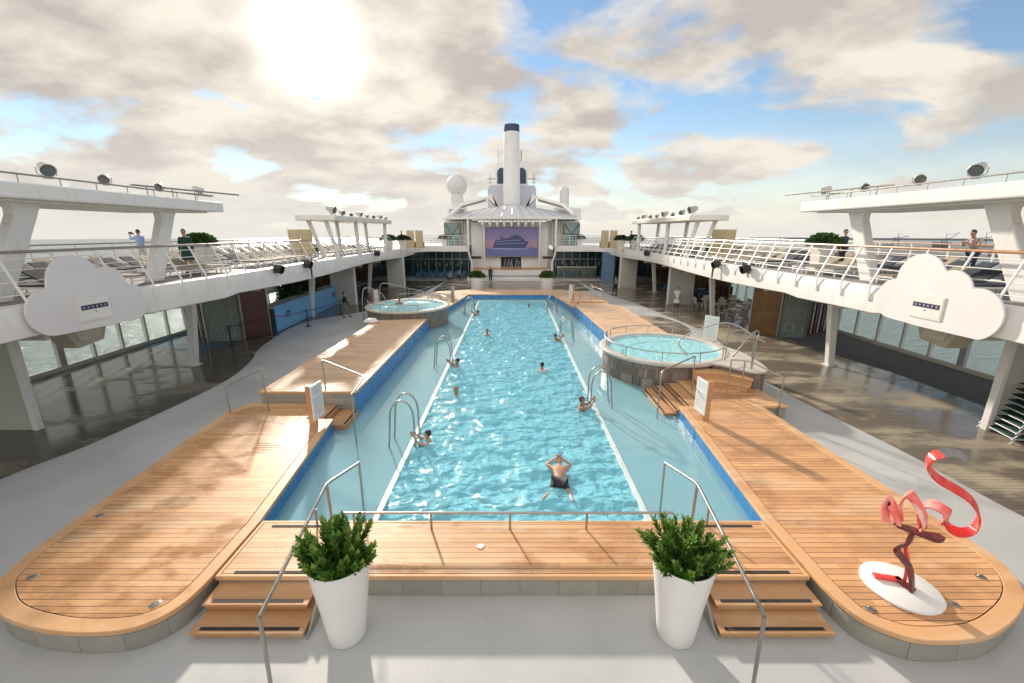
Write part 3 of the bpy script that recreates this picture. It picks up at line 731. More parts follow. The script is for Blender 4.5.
# ------------------------------------------------------------------ hot tubs
def cladding_steps(t, pts): pass
def hot_tub(cx, cy, r, z, label, base_z, ext=None):
    t = thing('hot_tub', label, 'hot tub', (cx,cy,0))
    n = 64
    b = MB()
    b.lathe([(r-0.12,-0.35),(r-0.12,z-0.14)], (cx,cy,0), n); put(b.build('cladding', TILE_CLAD, smooth=True), t)
    b = MB(); b.lathe([(r-0.12,z-0.14),(r+0.02,z-0.14),(r+0.04,z-0.1),(r+0.04,z-0.03),(r,z),(r-0.32,z),(r-0.36,z-0.03),(r-0.38,z-0.3),(r-0.9,z-0.34),(r-0.95,z-0.8),(0,z-0.85)], (cx,cy,0), n)
    put(b.build('rim', CORAL, smooth=True), t)
    b = MB(); b.lathe([(r-0.385,z-0.29),(r-0.375,z-0.05)], (cx,cy,0), n); put(b.build('tile_band', LIP, smooth=True), t)
    bm = bmesh.new(); rings = [[bm.verts.new((cx,cy,z-0.11))]]
    for k in range(1, 26):
        rr = (r-0.38)*k/25
        rings.append([bm.verts.new((cx+rr*math.cos(2*PI*i/72), cy+rr*math.sin(2*PI*i/72), z-0.11+0.035*mn.noise(Vector((cx+rr*math.cos(2*PI*i/72), cy+rr*math.sin(2*PI*i/72), 0))*3.5))) for i in range(72)])
    for i in range(72): bm.faces.new((rings[0][0], rings[1][i], rings[1][(i+1)%72]))
    for k in range(1, 25):
        for i in range(72): bm.faces.new((rings[k][i], rings[k+1][i], rings[k+1][(i+1)%72], rings[k][(i+1)%72]))
    m = MB(); m.bm.free(); m.bm = bm
    tw = put(m.build('tub_water', TUBW, smooth='all'), t)
    if tw.data.polygons[5].normal.z < 0: tw.data.flip_normals()
    return t
def tub_rail(cx, cy, r, z, a0, a1, n, label, h=0.42):
    pts = [(x, y, z+h) for x, y in arc(cx, cy, r, a0, a1, 30)]
    prts = [('top_rail', [(pts[0][0], pts[0][1], z+0.02)] + pts + [(pts[-1][0], pts[-1][1], z+0.02)], 0.024)]
    for x, y in arc(cx, cy, r, a0, a1, n)[1:-1]: prts.append(('post', [(x,y,z),(x,y,z+h)], 0.018))
    rail_thing('tub_rail', label, 'rail', prts)
hot_tub(7.2,19.45,2.9,1.2,'round hot tub clad in brown tile at the near right of the pool',0)
hot_tub(-7.6,30.45,3.0,1.35,'round hot tub clad in brown tile at the far left of the pool',0)
tub_rail(7.2,19.45,2.72,1.2,150,318,5,'curved steel rail on the pool side rim of the near right hot tub')
tub_rail(7.2,19.45,2.72,1.2,60,140,3,'curved steel rail on the back rim of the near right hot tub')
tub_rail(-7.6,30.45,2.82,1.35,190,350,6,'curved steel rail on the near rim of the far left hot tub')
tub_rail(-7.6,30.45,2.82,1.35,20,120,4,'curved steel rail on the back rim of the far left hot tub')
# landing and steps of the near tub
t = thing('tub_landing', 'tiled landing with teak steps on the right of the near hot tub', 'landing', (9.6,17,0))
ext = c2([(9.2,17.3),(8.5,16.95),(8.35,16.75),(8.75,16.45),(9.3,15.75),(9.75,15.6),(10.2,15.9),(10.45,16.9),(10.5,18.4),(10.2,19.5),(9.95,20.15)],4) + arc(7.2,19.45,2.87,12,-44,10)
b = MB(); b.prism(inset(ext,0.08), 0, 1.11); put(b.build('cladding', TILE_CLAD), t)
b = MB(); b.prism(ext, 1.11, 1.198); put(b.build('slab', CORAL, bevel=0.02), t)
for i, z in enumerate((0.70, 0.95)):
    d = 0.35*(1-i)
    pl = [(7.45,16.05-d+0.35),(8.6-d*0.2,15.95-d+0.25),(9.35-d*0.6,15.35-d*0.3),(9.45,15.6),(8.9,16.6),(7.6,17.0)]
    b = MB(); b.prism(pl, z-0.05, z); put(b.build('tread', TEAK_TRIM), t)
    b = MB(); b.prism(inset(pl,0.05), 0.45, z-0.052); put(b.build('riser', TEAK_STEP), t)
def loop_rail(pts, posts, label):
    rail_thing('tub_handrail', label, 'handrail', [('top_rail', [tuple(v) for v in catmull(pts, 6)], 0.03)] + [('post', p, 0.024) for p in posts])
loop_rail([(7.7,17.6,1.25),(7.35,17.9,1.75),(7.7,18.0,2.1),(8.6,17.3,2.75),(9.2,16.9,2.8),(9.9,16.4,2.35),(10.1,16.2,2.25)],[[(9.05,17.1,1.2),(9.05,17.1,2.78)]],'looped steel handrail leaning into the near hot tub')
loop_rail([(8.3,15.1,1.98),(8.9,15.5,2.45),(9.5,15.95,2.75),(9.75,16.1,2.62),(9.7,16.1,2.35),(9.62,16.05,1.2)],[[(9.55,15.98,1.2),(9.5,15.95,2.7)]],'looped steel handrail on the landing of the near hot tub')
loop_rail([(-10.0,31.5,1.4),(-9.9,31.6,2.6),(-9.4,31.7,2.75),(-8.0,32.4,2.3),(-6.6,33.4,1.7),(-6.2,33.6,0.5)],[[(-8.0,32.4,1.35),(-8.0,32.4,2.3)]],'looped steel handrail behind the far left hot tub')
loop_rail([(-10.9,30.2,0.0),(-10.8,30.3,2.3),(-10.3,30.7,2.5),(-9.6,31,2.0),(-9.4,31.1,1.4)],[],'looped steel handrail on the outer side of the far left hot tub')

# ------------------------------------------------------------------ sign posts
def sign_post(x, y, z, rz, h, w, label, side=1, pole=TEAK_STEP):
    t = thing('sign_post', label, 'sign', (x,y,z), rz, 'pool rules signs on teak posts')
    b = MB(); b.box((-0.12,-0.07,0),(0.12,0.07,h)); b.build('post', pole, t, bevel=0.01)
    b = MB(); b.box((0.122 if side > 0 else -0.162,-w/2+0.12,h*0.16),(0.162 if side > 0 else -0.122,w/2+0.12,h*1.02)); pn = b.build('board', WHITE, t, bevel=0.006)
    fx = side*0.1635
    b = MB(); rr = random.Random(int(abs(x*10)))
    y0 = -w/2+0.12
    for k in range(11):                      # rows of small print, too fine to read in the photo
        zz = h*(0.92 - k*0.062)
        if k in (3,): continue
        yy = y0 + w*0.12
        while yy < w/2+0.12 - w*0.14:
            l = rr.uniform(0.02, 0.06)
            b.box((min(fx,fx+side*0.002), yy, zz), (max(fx,fx+side*0.002), min(yy+l, w/2+0.12-w*0.1), zz+h*0.014)); yy += l+0.015
    b.build('print', plain('print_grey', (0.25,0.33,0.38), 0.6), pn)
    return t
sign_post(-6.42,12.5,0.45,R(-6),1.35,0.62,'white rules board on a teak post at the left pool steps')
sign_post(6.42,12.9,0.45,R(6),1.35,0.62,'white rules board on a teak post at the right pool steps',-1)
sign_post(10.2,20.6,0.9,R(35),1.5,0.75,'white rules board on a teak post beyond the near hot tub',-1)
sign_post(-11.2,33.9,0.0,R(-20),1.95,0.5,'teak post standing left of the far hot tub',1)
sign_post(-5.3,37.2,0.45,0,1.35,0.3,'dark post at the far left corner of the pool',1,STEEL_D)
sign_post(5.4,37.2,0.45,R(30),1.5,0.45,'white narrow board at the far right corner of the pool',-1)
rail_thing('deck_rail','thin steel rail on the far right edge of the far teak platform','rail',
  [('top_rail',[(6.2,38,1.3),(8.4,38.6,1.3),(7.8,43,1.3)],0.025)]+[('post',[(x,y,0.45),(x,y,1.3)],0.02) for x,y in ((6.2,38),(7.3,38.3),(8.4,38.6),(8.1,40.8),(7.8,43))])
rail_thing('deck_rail','thin steel rail on the far left edge of the far teak platform','rail',
  [('top_rail',[(-6.4,37.4,1.2),(-8.8,38.4,1.2),(-8.0,43,1.2)],0.025)]+[('post',[(x,y,0.45),(x,y,1.2)],0.02) for x,y in ((-6.4,37.4),(-7.6,37.9),(-8.8,38.4),(-8.4,40.7),(-8.0,43))])

# ================================================================== PROMENADES
DZ = 4.6     # promenade floor
PROM_FLOOR = plain('promenade_floor', (0.27, 0.265, 0.26), 0.7, 0, 0.2, 1.0)
CEIL = plain('ceiling_panels', (0.50, 0.48, 0.44), 0.5, 0, 0.06, 0.6)
OLIVE = plain('olive_white_wall', (0.50, 0.49, 0.44), 0.45, 0, 0.08, 0.8)
for s, lab in ((-1, 'raised white promenade deck along the left side of the pool'), (1, 'raised white promenade deck along the right side of the pool')):
    t = thing('promenade_deck', lab, 'upper deck', (s*17.5, 28, 0))
    # fascia with a slightly dropped lower edge that swells and narrows along its length
    ys = [-6 + k*1.0 for k in range(64)]
    def low(y): return 3.66 + 0.10*math.sin((y-8)*0.25) - (0.12 if 14 < y < 20 else 0)
    b = MB(); bm = b.bm; prev = None
    for y in ys:
        lz = low(y)
        ring_ = [bm.verts.new(p) for p in ((s*13.00,y,lz+0.04),(s*12.98,y,4.25),(s*13.06,y,4.58),(s*13.14,y,4.62),(s*13.3,y,4.62),(s*13.3,y,lz),(s*13.06,y,lz))]
        if prev:
            for k in range(7): bm.faces.new((prev[k], prev[(k+1)%7], ring_[(k+1)%7], ring_[k]))
        else: bm.faces.new(ring_)
        prev = ring_
    bm.faces.new(prev[::-1])
    put(b.build('fascia', WHITE, smooth=True), t)
    b = MB(); b.box((min(s*13.3,s*21.6),-6,4.35),(max(s*13.3,s*21.6),57,4.6)); put(b.build('floor', PROM_FLOOR), t)
    b = MB(); b.box((min(s*13.3,s*21.6),-6,3.72),(max(s*13.3,s*21.6),57,3.80)); put(b.build('ceiling', CEIL), t)
    for k in range(12):
        y = -4 + k*5.2
        b = MB(); b.box((min(s*13.3,s*21.5),y,3.5),(max(s*13.3,s*21.5),y+0.14,3.72)); put(b.build('beam', CEIL), t)
    b = MB(); b.box((min(s*21.6,s*21.85),-6,3.6),(max(s*21.6,s*21.85),57,4.75)); put(b.build('outer_fascia', WHITE), t)
    # inner railing
    rl = thing('promenade_railing', ('left' if s < 0 else 'right') + ' promenade railing of slanted white posts and bars facing the pool', 'railing', (s*13.1, 28, DZ))
    y = -5.2
    while y < 56:
        pts = [(s*12.95,y,4.30),(s*12.96,y,4.72),(s*13.16,y+0.04,5.1),(s*13.55,y+0.10,5.93)]
        b = MB(); b.tube(pts, 0.034, 6); put(b.build('post', WHITE), rl)
        b = MB(); b.obox((s*12.95,y,4.22),(0.06,0.13,0.22)); put(b.build('bracket', WHITE), rl)
        y += 1.36
    for (x, z) in ((13.05,4.88),(13.22,5.20),(13.36,5.50),(13.49,5.78)):
        b = MB(); b.tube([(s*x,-6,z),(s*x,57,z)], 0.016, 6); put(b.build('bar', WHITE), rl)
    rm = plain('varnished_rail', (0.42,0.20,0.10), 0.3) if s > 0 else plain('grey_rail', (0.30,0.26,0.25), 0.3)
    b = MB(); b.tube([(s*13.56,-6,5.97),(s*13.56,30,5.97)], 0.045, 8); put(b.build('handrail', rm, smooth=True), rl)
    b = MB(); b.tube([(s*13.56,30,5.97),(s*13.56,57,5.97)], 0.045, 8); put(b.build('handrail', WHITE, smooth=True), rl)
    # outer railing with glass-like wind screen bars
    rl = thing('promenade_railing', ('left' if s < 0 else 'right') + ' outer railing of the promenade against the sea', 'railing', (s*21.4, 28, DZ))
    y = -5.0
    while y < 57:
        b = MB(); b.box((s*21.4-0.035,y,4.6),(s*21.4+0.035,y+0.07,5.9)); put(b.build('post', WHITE2), rl); y += 2.0
    for z in (4.95,5.25,5.55): 
        b = MB(); b.tube([(s*21.4,-6,z),(s*21.4,57,z)], 0.014, 6); put(b.build('bar', WHITE2), rl)
    b = MB(); b.tube([(s*21.4,-6,5.92),(s*21.4,57,5.92)], 0.04, 8); put(b.build('handrail', rm, smooth=True), rl)

# side bulwark windows under the promenades
def bulwark(s, label):
    t = thing('window_wall', label, 'window wall', (s*21.7, 20, 0))
    X = s*21.75
    b = MB(); b.box((X-0.07,3,0.0),(X+0.07,57,0.22)); put(b.build('sill', WHITE2), t)
    b = MB(); b.box((X-0.07,3,3.3),(X+0.07,57,3.71)); put(b.build('header', WHITE2), t)
    ys = [3.2+1.62*k for k in range(34)]
    for i, y in enumerate(ys):
        w = 0.30 if i % 5 == 0 else 0.11
        b = MB(); b.box((X-0.09,y-w/2,0.22),(X+0.09,y+w/2,3.3)); put(b.build('mullion', WHITE2 if i % 5 else OFFW), t)
        if i < len(ys)-1:
            b = MB(); b.box((X-0.012,y+w/2,0.22),(X+0.012,ys[i+1]-0.06,3.3)); put(b.build('pane', GLASS), t)
bulwark(-1, 'row of tall sea windows under the left promenade')
bulwark(1, 'row of tall sea windows under the right promenade')

# columns
def column(x, y, label, h=3.7, lean=0.45):
    t = thing('support_column', label, 'column', (x,y,0), group='slim white columns carrying the promenades')
    s = 1 if x > 0 else -1
    b = MB()
    for z0, z1 in ((0,h),):
        a = (0,0,0); c = (-s*lean,0,h)
        w = 0.15
        v = []
        for (q, ww) in ((a, w), (c, w*1.25)):
            v.append([b.bm.verts.new((q[0]+dx_*ww, q[1]+dy*ww*0.9, q[2])) for dx_, dy in ((-1,-1),(1,-1),(1,1),(-1,1))])
        for k in range(4): b.bm.faces.new((v[0][k], v[0][(k+1)%4], v[1][(k+1)%4], v[1][k]))
        b.bm.faces.new(v[1]); b.bm.faces.new(v[0][::-1])
    b.build('shaft', WHITE, t, bevel=0.02)
    b = MB(); b.box((-0.24,-0.24,0),(0.24,0.24,0.05)); b.build('foot_plate', WHITE2, t, bevel=0.01)
nm = {20.2:'nearest', 33.0:'middle', 47.0:'farthest'}
for s in (-1, 1):
    for y in (20.2, 33.0, 47.0):
        column(s*16.0, y, nm[y] + ' slim white column under the ' + ('left' if s < 0 else 'right') + ' promenade')
# slab walls
def slab(x0, x1, y, label, th=0.16):
    t = thing('slab_wall', label, 'wall', ((x0+x1)/2, y, 0))
    b = MB(); b.box((x0,y,0),(x1,y+th,3.71)); put(b.build('panel', OLIVE, bevel=0.03), t)
    inner = x1 if x0 < 0 else x0
    b = MB(); b.box((inner-0.09,y-0.03,0.0),(inner+0.09,y+th+0.03,3.71)); put(b.build('edge_trim', WHITE, bevel=0.02), t)
slab(-20.5,-16.1,13.0,'broad white slab wall nearest the viewer under the left promenade')
slab(16.1,20.5,13.0,'broad white slab wall nearest the viewer under the right promenade')
slab(-16.6,-14.4,38.5,'white slab wall behind the blue counter')
slab(14.4,16.7,38.5,'white slab wall behind the woman in white')
slab(-14.9,-12.9,50.5,'far white slab wall at the end of the left promenade')
slab(12.9,14.9,50.5,'far white slab wall at the end of the right promenade')

# ---------------------------------------------------------------- cloud signs
def cloud_outline(cs, zb, n=90):
    y0 = min(c[0]-c[2] for c in cs); y1 = max(c[0]+c[2] for c in cs); top, bot = [], []
    for i in range(n+1):
        y = y0 + (y1-y0)*(0.5-0.5*math.cos(PI*i/n)); zt = -99; zbm = 99
        for cy, cz, r in cs:
            if abs(y-cy) <= r+1e-9:
                h = math.sqrt(max(0, r*r-(y-cy)**2)); zt = max(zt, cz+h); zbm = min(zbm, cz-h)
        if cs[0][0] != cs[3][0]:
            (ya, za), (yb_, zb_) = sorted([(cs[0][0], cs[0][1]-cs[0][2]), (cs[3][0], cs[3][1]-cs[3][2])])
            if ya <= y <= yb_: zbm = lerp(za, zb_, (y-ya)/(yb_-ya))
        top.append((y, zt)); bot.append((y, max(min(zbm, zt), zb) if zbm < zt else zt))
    pts = top + [p for p in bot[::-1][1:-1]]
    out = [pts[0]]
    for p in pts[1:]:
        if (Vector(p)-Vector(out[-1])).length > 0.006: out.append(p)
    return out
def cloud_sign(s, cs, label, yw, zw):
    t = thing('cloud_sign', label, 'sign panel', (s*12.85, yw, 4.3))
    ol = cloud_outline(cs, 3.62)
    b = MB(); b.prism(ol, min(s*12.84,s*12.90), max(s*12.84,s*12.90), axis='x'); put(b.build('cloud_panel', plain('cloud_panel_paint', (0.71,0.695,0.70), 0.5, 0, 0.06, 0.8)), t)
    X = s*12.838; d = -s
    def bx(y0, z0, y1, z1, x0, x1, nme, mat):
        b = MB(); b.box((min(X+d*x0,X+d*x1),y0,z0),(max(X+d*x0,X+d*x1),y1,z1)); put(b.build(nme, mat), t)
    w, h = 0.52, 0.36
    bx(yw-w, zw-h, yw+w, zw+h, 0.001, 0.03, 'display_box', WHITE2)
    bx(yw-w+0.03, zw-h+0.03, yw+w-0.03, zw+h-0.03, 0.031, 0.036, 'display_face', WHITE)
    bx(yw-w*0.82, zw-0.02, yw+w*0.82, zw+0.12, 0.037, 0.042, 'display_strip', plain('strip_navy', (0.03,0.03,0.07), 0.3))
    b = MB()
    for k in range(6):
        yy = yw - w*0.66 + k*w*0.26
        b.box((min(X+d*0.043,X+d*0.045),yy-0.035,zw+0.015),(max(X+d*0.043,X+d*0.045),yy+0.035,zw+0.085))
    put(b.build('lettering', plain('letter_grey', (0.25,0.25,0.32), 0.5)), t)
    b = MB(); b.ball((X+d*0.04, yw, zw-0.10), 0.018, u=8, v=6); put(b.build('sensor', BLACK), t)
cloud_sign(-1, [(11.58,4.33,0.66),(12.42,5.05,0.80),(13.42,4.85,0.60),(14.05,4.22,0.62),(12.6,4.2,0.7),(13.3,4.1,0.6)], 'white cloud-shaped sign panel on the left promenade edge', 12.75, 4.25)
cloud_sign(1, [(14.05,4.33,0.66),(13.30,5.05,0.80),(12.28,4.85,0.58),(11.50,4.28,0.72),(13.0,4.2,0.7),(12.3,4.1,0.6)], 'white cloud-shaped sign panel on the right promenade edge', 12.85, 4.25)
for s, lab in ((-1, 'tapered tan housing hanging under the left cloud sign'), (1, 'tapered tan housing hanging under the right cloud sign')):
    t = thing('hanging_housing', lab, 'housing', (s*14.3,13.3,3.2))
    b = MB(); b.prism([(12.75,3.6),(14.25,3.6),(14.0,2.95),(13.1,2.85)], min(s*14.0,s*14.7), max(s*14.0,s*14.7), axis='x'); put(b.build('casing', plain('casing_tan', (0.42,0.38,0.31), 0.5), bevel=0.03), t)
    b = MB(); b.prism([(13.0,3.5),(14.0,3.5),(13.85,3.1),(13.2,3.05)], min(s*13.97,s*13.99), max(s*13.97,s*13.99), axis='x'); put(b.build('face', plain('casing_face', (0.50,0.46,0.38), 0.4)), t)
    b = MB(); b.box((s*14.35-0.05,13.4,3.55),(s*14.35+0.05,13.6,3.72)); put(b.build('bracket', STEEL_D), t)

# ---------------------------------------------------------------- canopies
def spotlight(x, y, z, rz, tilt, label, sc=1.0, paint=None):
    t = thing('flood_light', label, 'floodlight', (x,y,z), rz, 'floodlights on the canopy roofs')
    m = paint or plain('lamp_grey', (0.48,0.46,0.42), 0.4, 0.3, 0.15, 4)
    rot = Matrix.Rotation(tilt, 4, 'X') @ Matrix.Rotation(PI/2, 4, 'X')
    b = MB(); b.lathe([(0,-0.34),(0.10,-0.34),(0.17,-0.24),(0.20,-0.05),(0.235,0.20),(0.25,0.24),(0.235,0.26),(0.21,0.22)], seg=18)
    bmesh.ops.transform(b.bm, matrix=Matrix.Translation((0,0,0.36)) @ rot @ Matrix.Diagonal((1,1,1,1)), verts=b.bm.verts)
    hd = b.build('lamp_head', m, t, smooth=True)
    b = MB(); b.lathe([(0,0.20),(0.20,0.215)], seg=18); bmesh.ops.transform(b.bm, matrix=Matrix.Translation((0,0,0.36)) @ rot, verts=b.bm.verts)
    b.build('lens', plain('lamp_lens', (0.13,0.14,0.14), 0.15), hd, smooth=True)
    b = MB(); b.tube([(-0.27,0,0.38),(-0.27,0,0.16),(-0.12,0,0.08),(0.12,0,0.08),(0.27,0,0.16),(0.27,0,0.38)], 0.022, 6); b.build('yoke', m, t)
    b = MB(); b.tube([(0,0,0),(0,0,0.09)], 0.03, 8); b.tube([(-0.12,0,0.01),(0.12,0,0.01)], 0.025, 6); b.build('clamp', STEEL_D, t)
    t.scale = (sc,)*3
    return t
def pylon(t, s, x0, x1, yb, yt, w, zb=DZ, zt=7.42, fil=0.45):
    """leaning fin with rounded shoulders where it meets the roof"""
    pts = [(yb-w/2, zb)]
    for k in range(6):
        a = k/5; pts.append((lerp(yb,yt,0.86)-w/2 + (lerp(yb,yt,1)-lerp(yb,yt,.86))*a - fil*(1-math.cos(a*PI/2)), zt-fil*(1-math.sin(a*PI/2))))
    for k in range(6):
        a = 1-k/5; pts.append((lerp(yb,yt,0.86)+w/2 + (lerp(yb,yt,1)-lerp(yb,yt,.86))*a + fil*(1-math.cos(a*PI/2)), zt-fil*(1-math.sin(a*PI/2))))
    pts.append((yb+w/2, zb))
    b = MB(); b.prism(pts, min(x0,x1), max(x0,x1), axis='x'); put(b.build('pylon', WHITE, bevel=0.05), t)
for s in (-1, 1):
    side = 'left' if s < 0 else 'right'
    t = thing('canopy_roof', 'near white canopy roof standing on leaning fins above the %s promenade' % side, 'canopy', (s*15,10,DZ))
    b = MB(); b.prism([(s*13.0,1.0),(s*17.2,1.0),(s*17.0,19.3),(s*13.0,19.85)][::s], 7.36, 7.78); put(b.build('roof', WHITE, bevel=0.05), t)
    b = MB(); b.prism([(s*13.3,1.4),(s*16.9,1.4),(s*16.7,19.0),(s*13.4,19.3)][::s], 7.30, 7.355); put(b.build('soffit', WHITE2), t)
    for yb, yt in ((16.7,18.0),(11.4,12.85),(5.6,7.2)):
        pylon(t, s, s*14.0, s*14.35, yb, yt, 0.62)
    pr_ = [('handrail', [(s*13.15,1.2,8.0),(s*13.15,19.4,8.0)], 0.025)]
    rl = thing('roof_rail', 'thin low rail on the edge of the near %s canopy roof' % side, 'rail', (s*13.15,10,7.78))
    b = MB(); b.tube(pr_[0][1], 0.028, 6); put(b.build('handrail', STEEL_D), rl)
    y = 2.0
    while y < 19.5:
        b = MB(); b.tube([(s*13.15,y,7.77),(s*13.15,y,8.0)], 0.016, 6); put(b.build('post', STEEL_D), rl); y += 1.1
    b = MB(); b.tube([(s*13.35,15.6,8.10),(s*12.7,20.6,8.16)], 0.035, 6); b.tube([(s*13.5,16.0,8.02),(s*13.2,19.6,8.06)], 0.02, 6)
    for y in (16.2,17.4,18.6): b.tube([(s*13.3,y,7.78),(s*13.3,y,8.12)], 0.02, 6)
    tag(b.build('antenna_bar', STEEL_D), 'long thin antenna bar lying at the end of the near %s canopy' % side, 'antenna')
    words = ['nearest large', 'second', 'third', 'last']
    for i, (y, sc, az) in enumerate(((12.83,1.45,-62),(14.6,1.2,-35),(16.8,1.05,-25),(18.85,1.25,-130))):
        spotlight(s*13.3, y, 7.98, R(az)*s, R(22), '%s grey floodlight on the near %s canopy roof' % (words[i], side), sc*0.52)
    # far canopy
    t = thing('canopy_roof', 'far white canopy roof on slanted legs above the %s promenade' % side, 'canopy', (s*15,39,DZ))
    b = MB(); b.prism([(s*13.0,32.0),(s*15.9,32.0),(s*15.9,47.2),(s*13.0,47.2)][::s], 7.32, 7.72); put(b.build('roof', WHITE2, bevel=0.05), t)
    for (xa, ya, xb, yb) in ((-0.9,32.6,-0.45,33.0),(-2.3,32.8,-1.7,33.3),(-0.7,38.2,-0.5,37.6),(-2.5,38.5,-2.2,38.0),(-0.5,46.2,-0.5,45.6),(-2.5,46.0,-2.3,45.5)):
        b = MB(); b.tube([(s*(13-xa),ya,7.35),(s*(13-xb)-s*0.1,yb,DZ)], 0.17, 4); put(b.build('leg', WHITE2), t)
    for i in range(8):
        y = 32.6+i*1.95; sc = (1.5, 1.1, 0.8, 1.2, 0.8, 0.9, 1.1, 0.8)[i]
        spotlight(s*13.4, y, 7.72, R(-80+25*(i%3))*s, R(15+8*(i%3)), ('%s floodlight counted from the near end of the far %s canopy roof' % (['first','second','third','fourth','fifth','sixth','seventh','eighth'][i], side)), sc*0.75)
    # black loudspeakers clamped under the railing
    for i, y in enumerate((23.2, 26.6, 40.5)):
        t = thing('loudspeaker', ['first','second','third'][i] + ' black loudspeaker clamped on the %s promenade edge, counted from the viewer' % side, 'loudspeaker', (s*12.72,y,4.55))
        b = MB(); b.lathe([(0,-0.26),(0.16,-0.26),(0.24,-0.1),(0.26,0.16),(0.22,0.2),(0.2,0.12)], seg=16)
        bmesh.ops.transform(b.bm, matrix=Matrix.Rotation(R(105)*-s,4,'Y'), verts=b.bm.verts); b.build('cone', BLACK, t, smooth=True)
        b = MB(); b.tube([(s*0.05,0,0.0),(s*0.25,0,-0.22)], 0.04, 6); b.build('bracket', BLACK, t)
        b = MB(); b.tube([(0,0.3,0.02),(0,0.3,-0.85 if i == 1 else -0.2)], 0.05, 6); b.tube([(0,0.0,0.0),(0,0.3,0.02)], 0.04, 6); b.build('stem', BLACK, t)

# ---------------------------------------------------------------- loungers on the promenades
def make_lounger(cushion):
    root = thing('sun_lounger', 'x y z w', 'sun lounger', (0,0,0))
    b = MB(); b.box((-0.36,-1.0,0.24),(-0.32,0.95,0.30)); b.box((0.32,-1.0,0.24),(0.36,0.95,0.30)); b.box((-0.32,-1.0,0.24),(0.32,-0.96,0.30)); b.box((-0.32,0.91,0.24),(0.32,0.95,0.30))
    b.build('frame', WHITE, root)
    for x in (-0.34, 0.34):
        for y in (-0.9, 0.8):
            b = MB(); b.box((x-0.02,y-0.025,0),(x+0.02,y+0.025,0.24)); b.build('leg', WHITE, root)
    b = MB(); b.box((-0.31,-0.98,0.305),(0.31,0.30,0.36)); b.build('seat', cushion, root, bevel=0.015)
    b = MB(); b.obox((0,0.60,0.52),(0.62,0.80,0.055),(R(32),0,0)); b.build('backrest', cushion, root, bevel=0.015)
    return root
TAN = plain('tan_mesh', (0.33,0.28,0.22), 0.8, 0, 0.15, 6)
DKB = plain('dark_mesh', (0.035,0.045,0.06), 0.8, 0, 0.2, 6)
protoT = make_lounger(TAN); protoD = make_lounger(DKB)
usedT = usedD = False
ordn = ['first','second','third','fourth','fifth','sixth','seventh','eighth','ninth','tenth','eleventh','twelfth','thirteenth','fourteenth','fifteenth','sixteenth','seventeenth','eighteenth','nineteenth','twentieth']+[a+'-'+b for a in ('twenty','thirty','forty') for b in ('first','second','third','fourth','fifth','sixth','seventh','eighth','ninth')]
for s in (-1, 1):
    side = 'left' if s < 0 else 'right'
    for row, (x, p) in enumerate(((14.9, 'T'), (17.9, 'D'), (20.0, 'T'))):
        n = 0; y = 9.0
        while y < 47:
            y += 0.98 if row < 2 else 1.25
            if (row == 0 and (21.0 < y < 23.0 or 31.5 < y < 34)) or (row == 1 and 29.0 < y < 34) or (row == 2 and 22 < y < 25): continue
            if row == 0 and (10.6 < y < 12.6 or 16 < y < 18.4): continue
            if s > 0 and row == 2 and y < 19.6: continue
            dark = (p == 'D') != (int(y/3.5) % 3 == 0 and row != 2)
            base = protoD if dark else protoT
            lab = '%s %s lounger from the viewer in the %s row of the %s promenade' % (ordn[n], 'dark' if dark else 'tan', ('inner','middle','outer')[row], side)
            if n >= 40: lab = 'far end lounger of the %s row on the %s promenade' % (('inner','middle','outer')[row], side)
            loc = (s*x, y, DZ); rz = (PI/2 if s > 0 else -PI/2) + PI + R(random.uniform(-4,4))
            if dark and not usedD: o = base; usedD = True; o.location = loc; o.rotation_euler.z = rz; o['label'] = lab; o['group'] = 'sun loungers in rows on the promenades'
            elif not dark and not usedT: o = base; usedT = True; o.location = loc; o.rotation_euler.z = rz; o['label'] = lab; o['group'] = 'sun loungers in rows on the promenades'
            else: o = dup(base, loc, rz, lab, 'sun loungers in rows on the promenades')
            n += 1
# cabana chairs with high tan backs
CAB = plain('tan_wicker', (0.50,0.41,0.24), 0.8, 0, 0.15, 8)
def cabana(x, y, rz, label):
    t = thing('hooded_chair', label, 'cabana chair', (x,y,DZ), rz, 'tan high-backed cabana chairs')
    b = MB(); b.box((-0.45,-0.08,0),(0.45,0.04,2.05)); b.build('back', CAB, t, bevel=0.02)
    b = MB(); b.box((-0.45,0.05,0.25),(0.45,0.85,0.42)); b.build('seat', WHITE2, t, bevel=0.03)
    for x_ in (-0.45, 0.39):
        b = MB(); b.box((x_,0.05,0),(x_+0.06,0.85,0.75)); b.build('side', CAB, t, bevel=0.02)
    b = MB(); b.tube([(-0.5,-0.03,2.08),(0.5,-0.03,2.08)], 0.04, 6); b.build('rail', WHITE2, t)
for s in (-1, 1):
    side = 'left' if s < 0 else 'right'
    cabana(s*17.1, 34, 0, 'outer tan cabana chair by the far canopy on the %s promenade' % side)
    cabana(s*16.15, 34, 0, 'inner tan cabana chair by the far canopy on the %s promenade' % side)
    for i, (x, y) in enumerate(((12.7,53),(11.6,53),(8.9,62.3),(8.0,62.3))):
        cabana(s*x*0.98, y if i < 2 else 63.5, 0, ['outer','inner','outer','inner'][i] + (' tan cabana chair at the far bend of the %s promenade' if i < 2 else ' tan cabana chair on the %s of the far cross deck') % side)
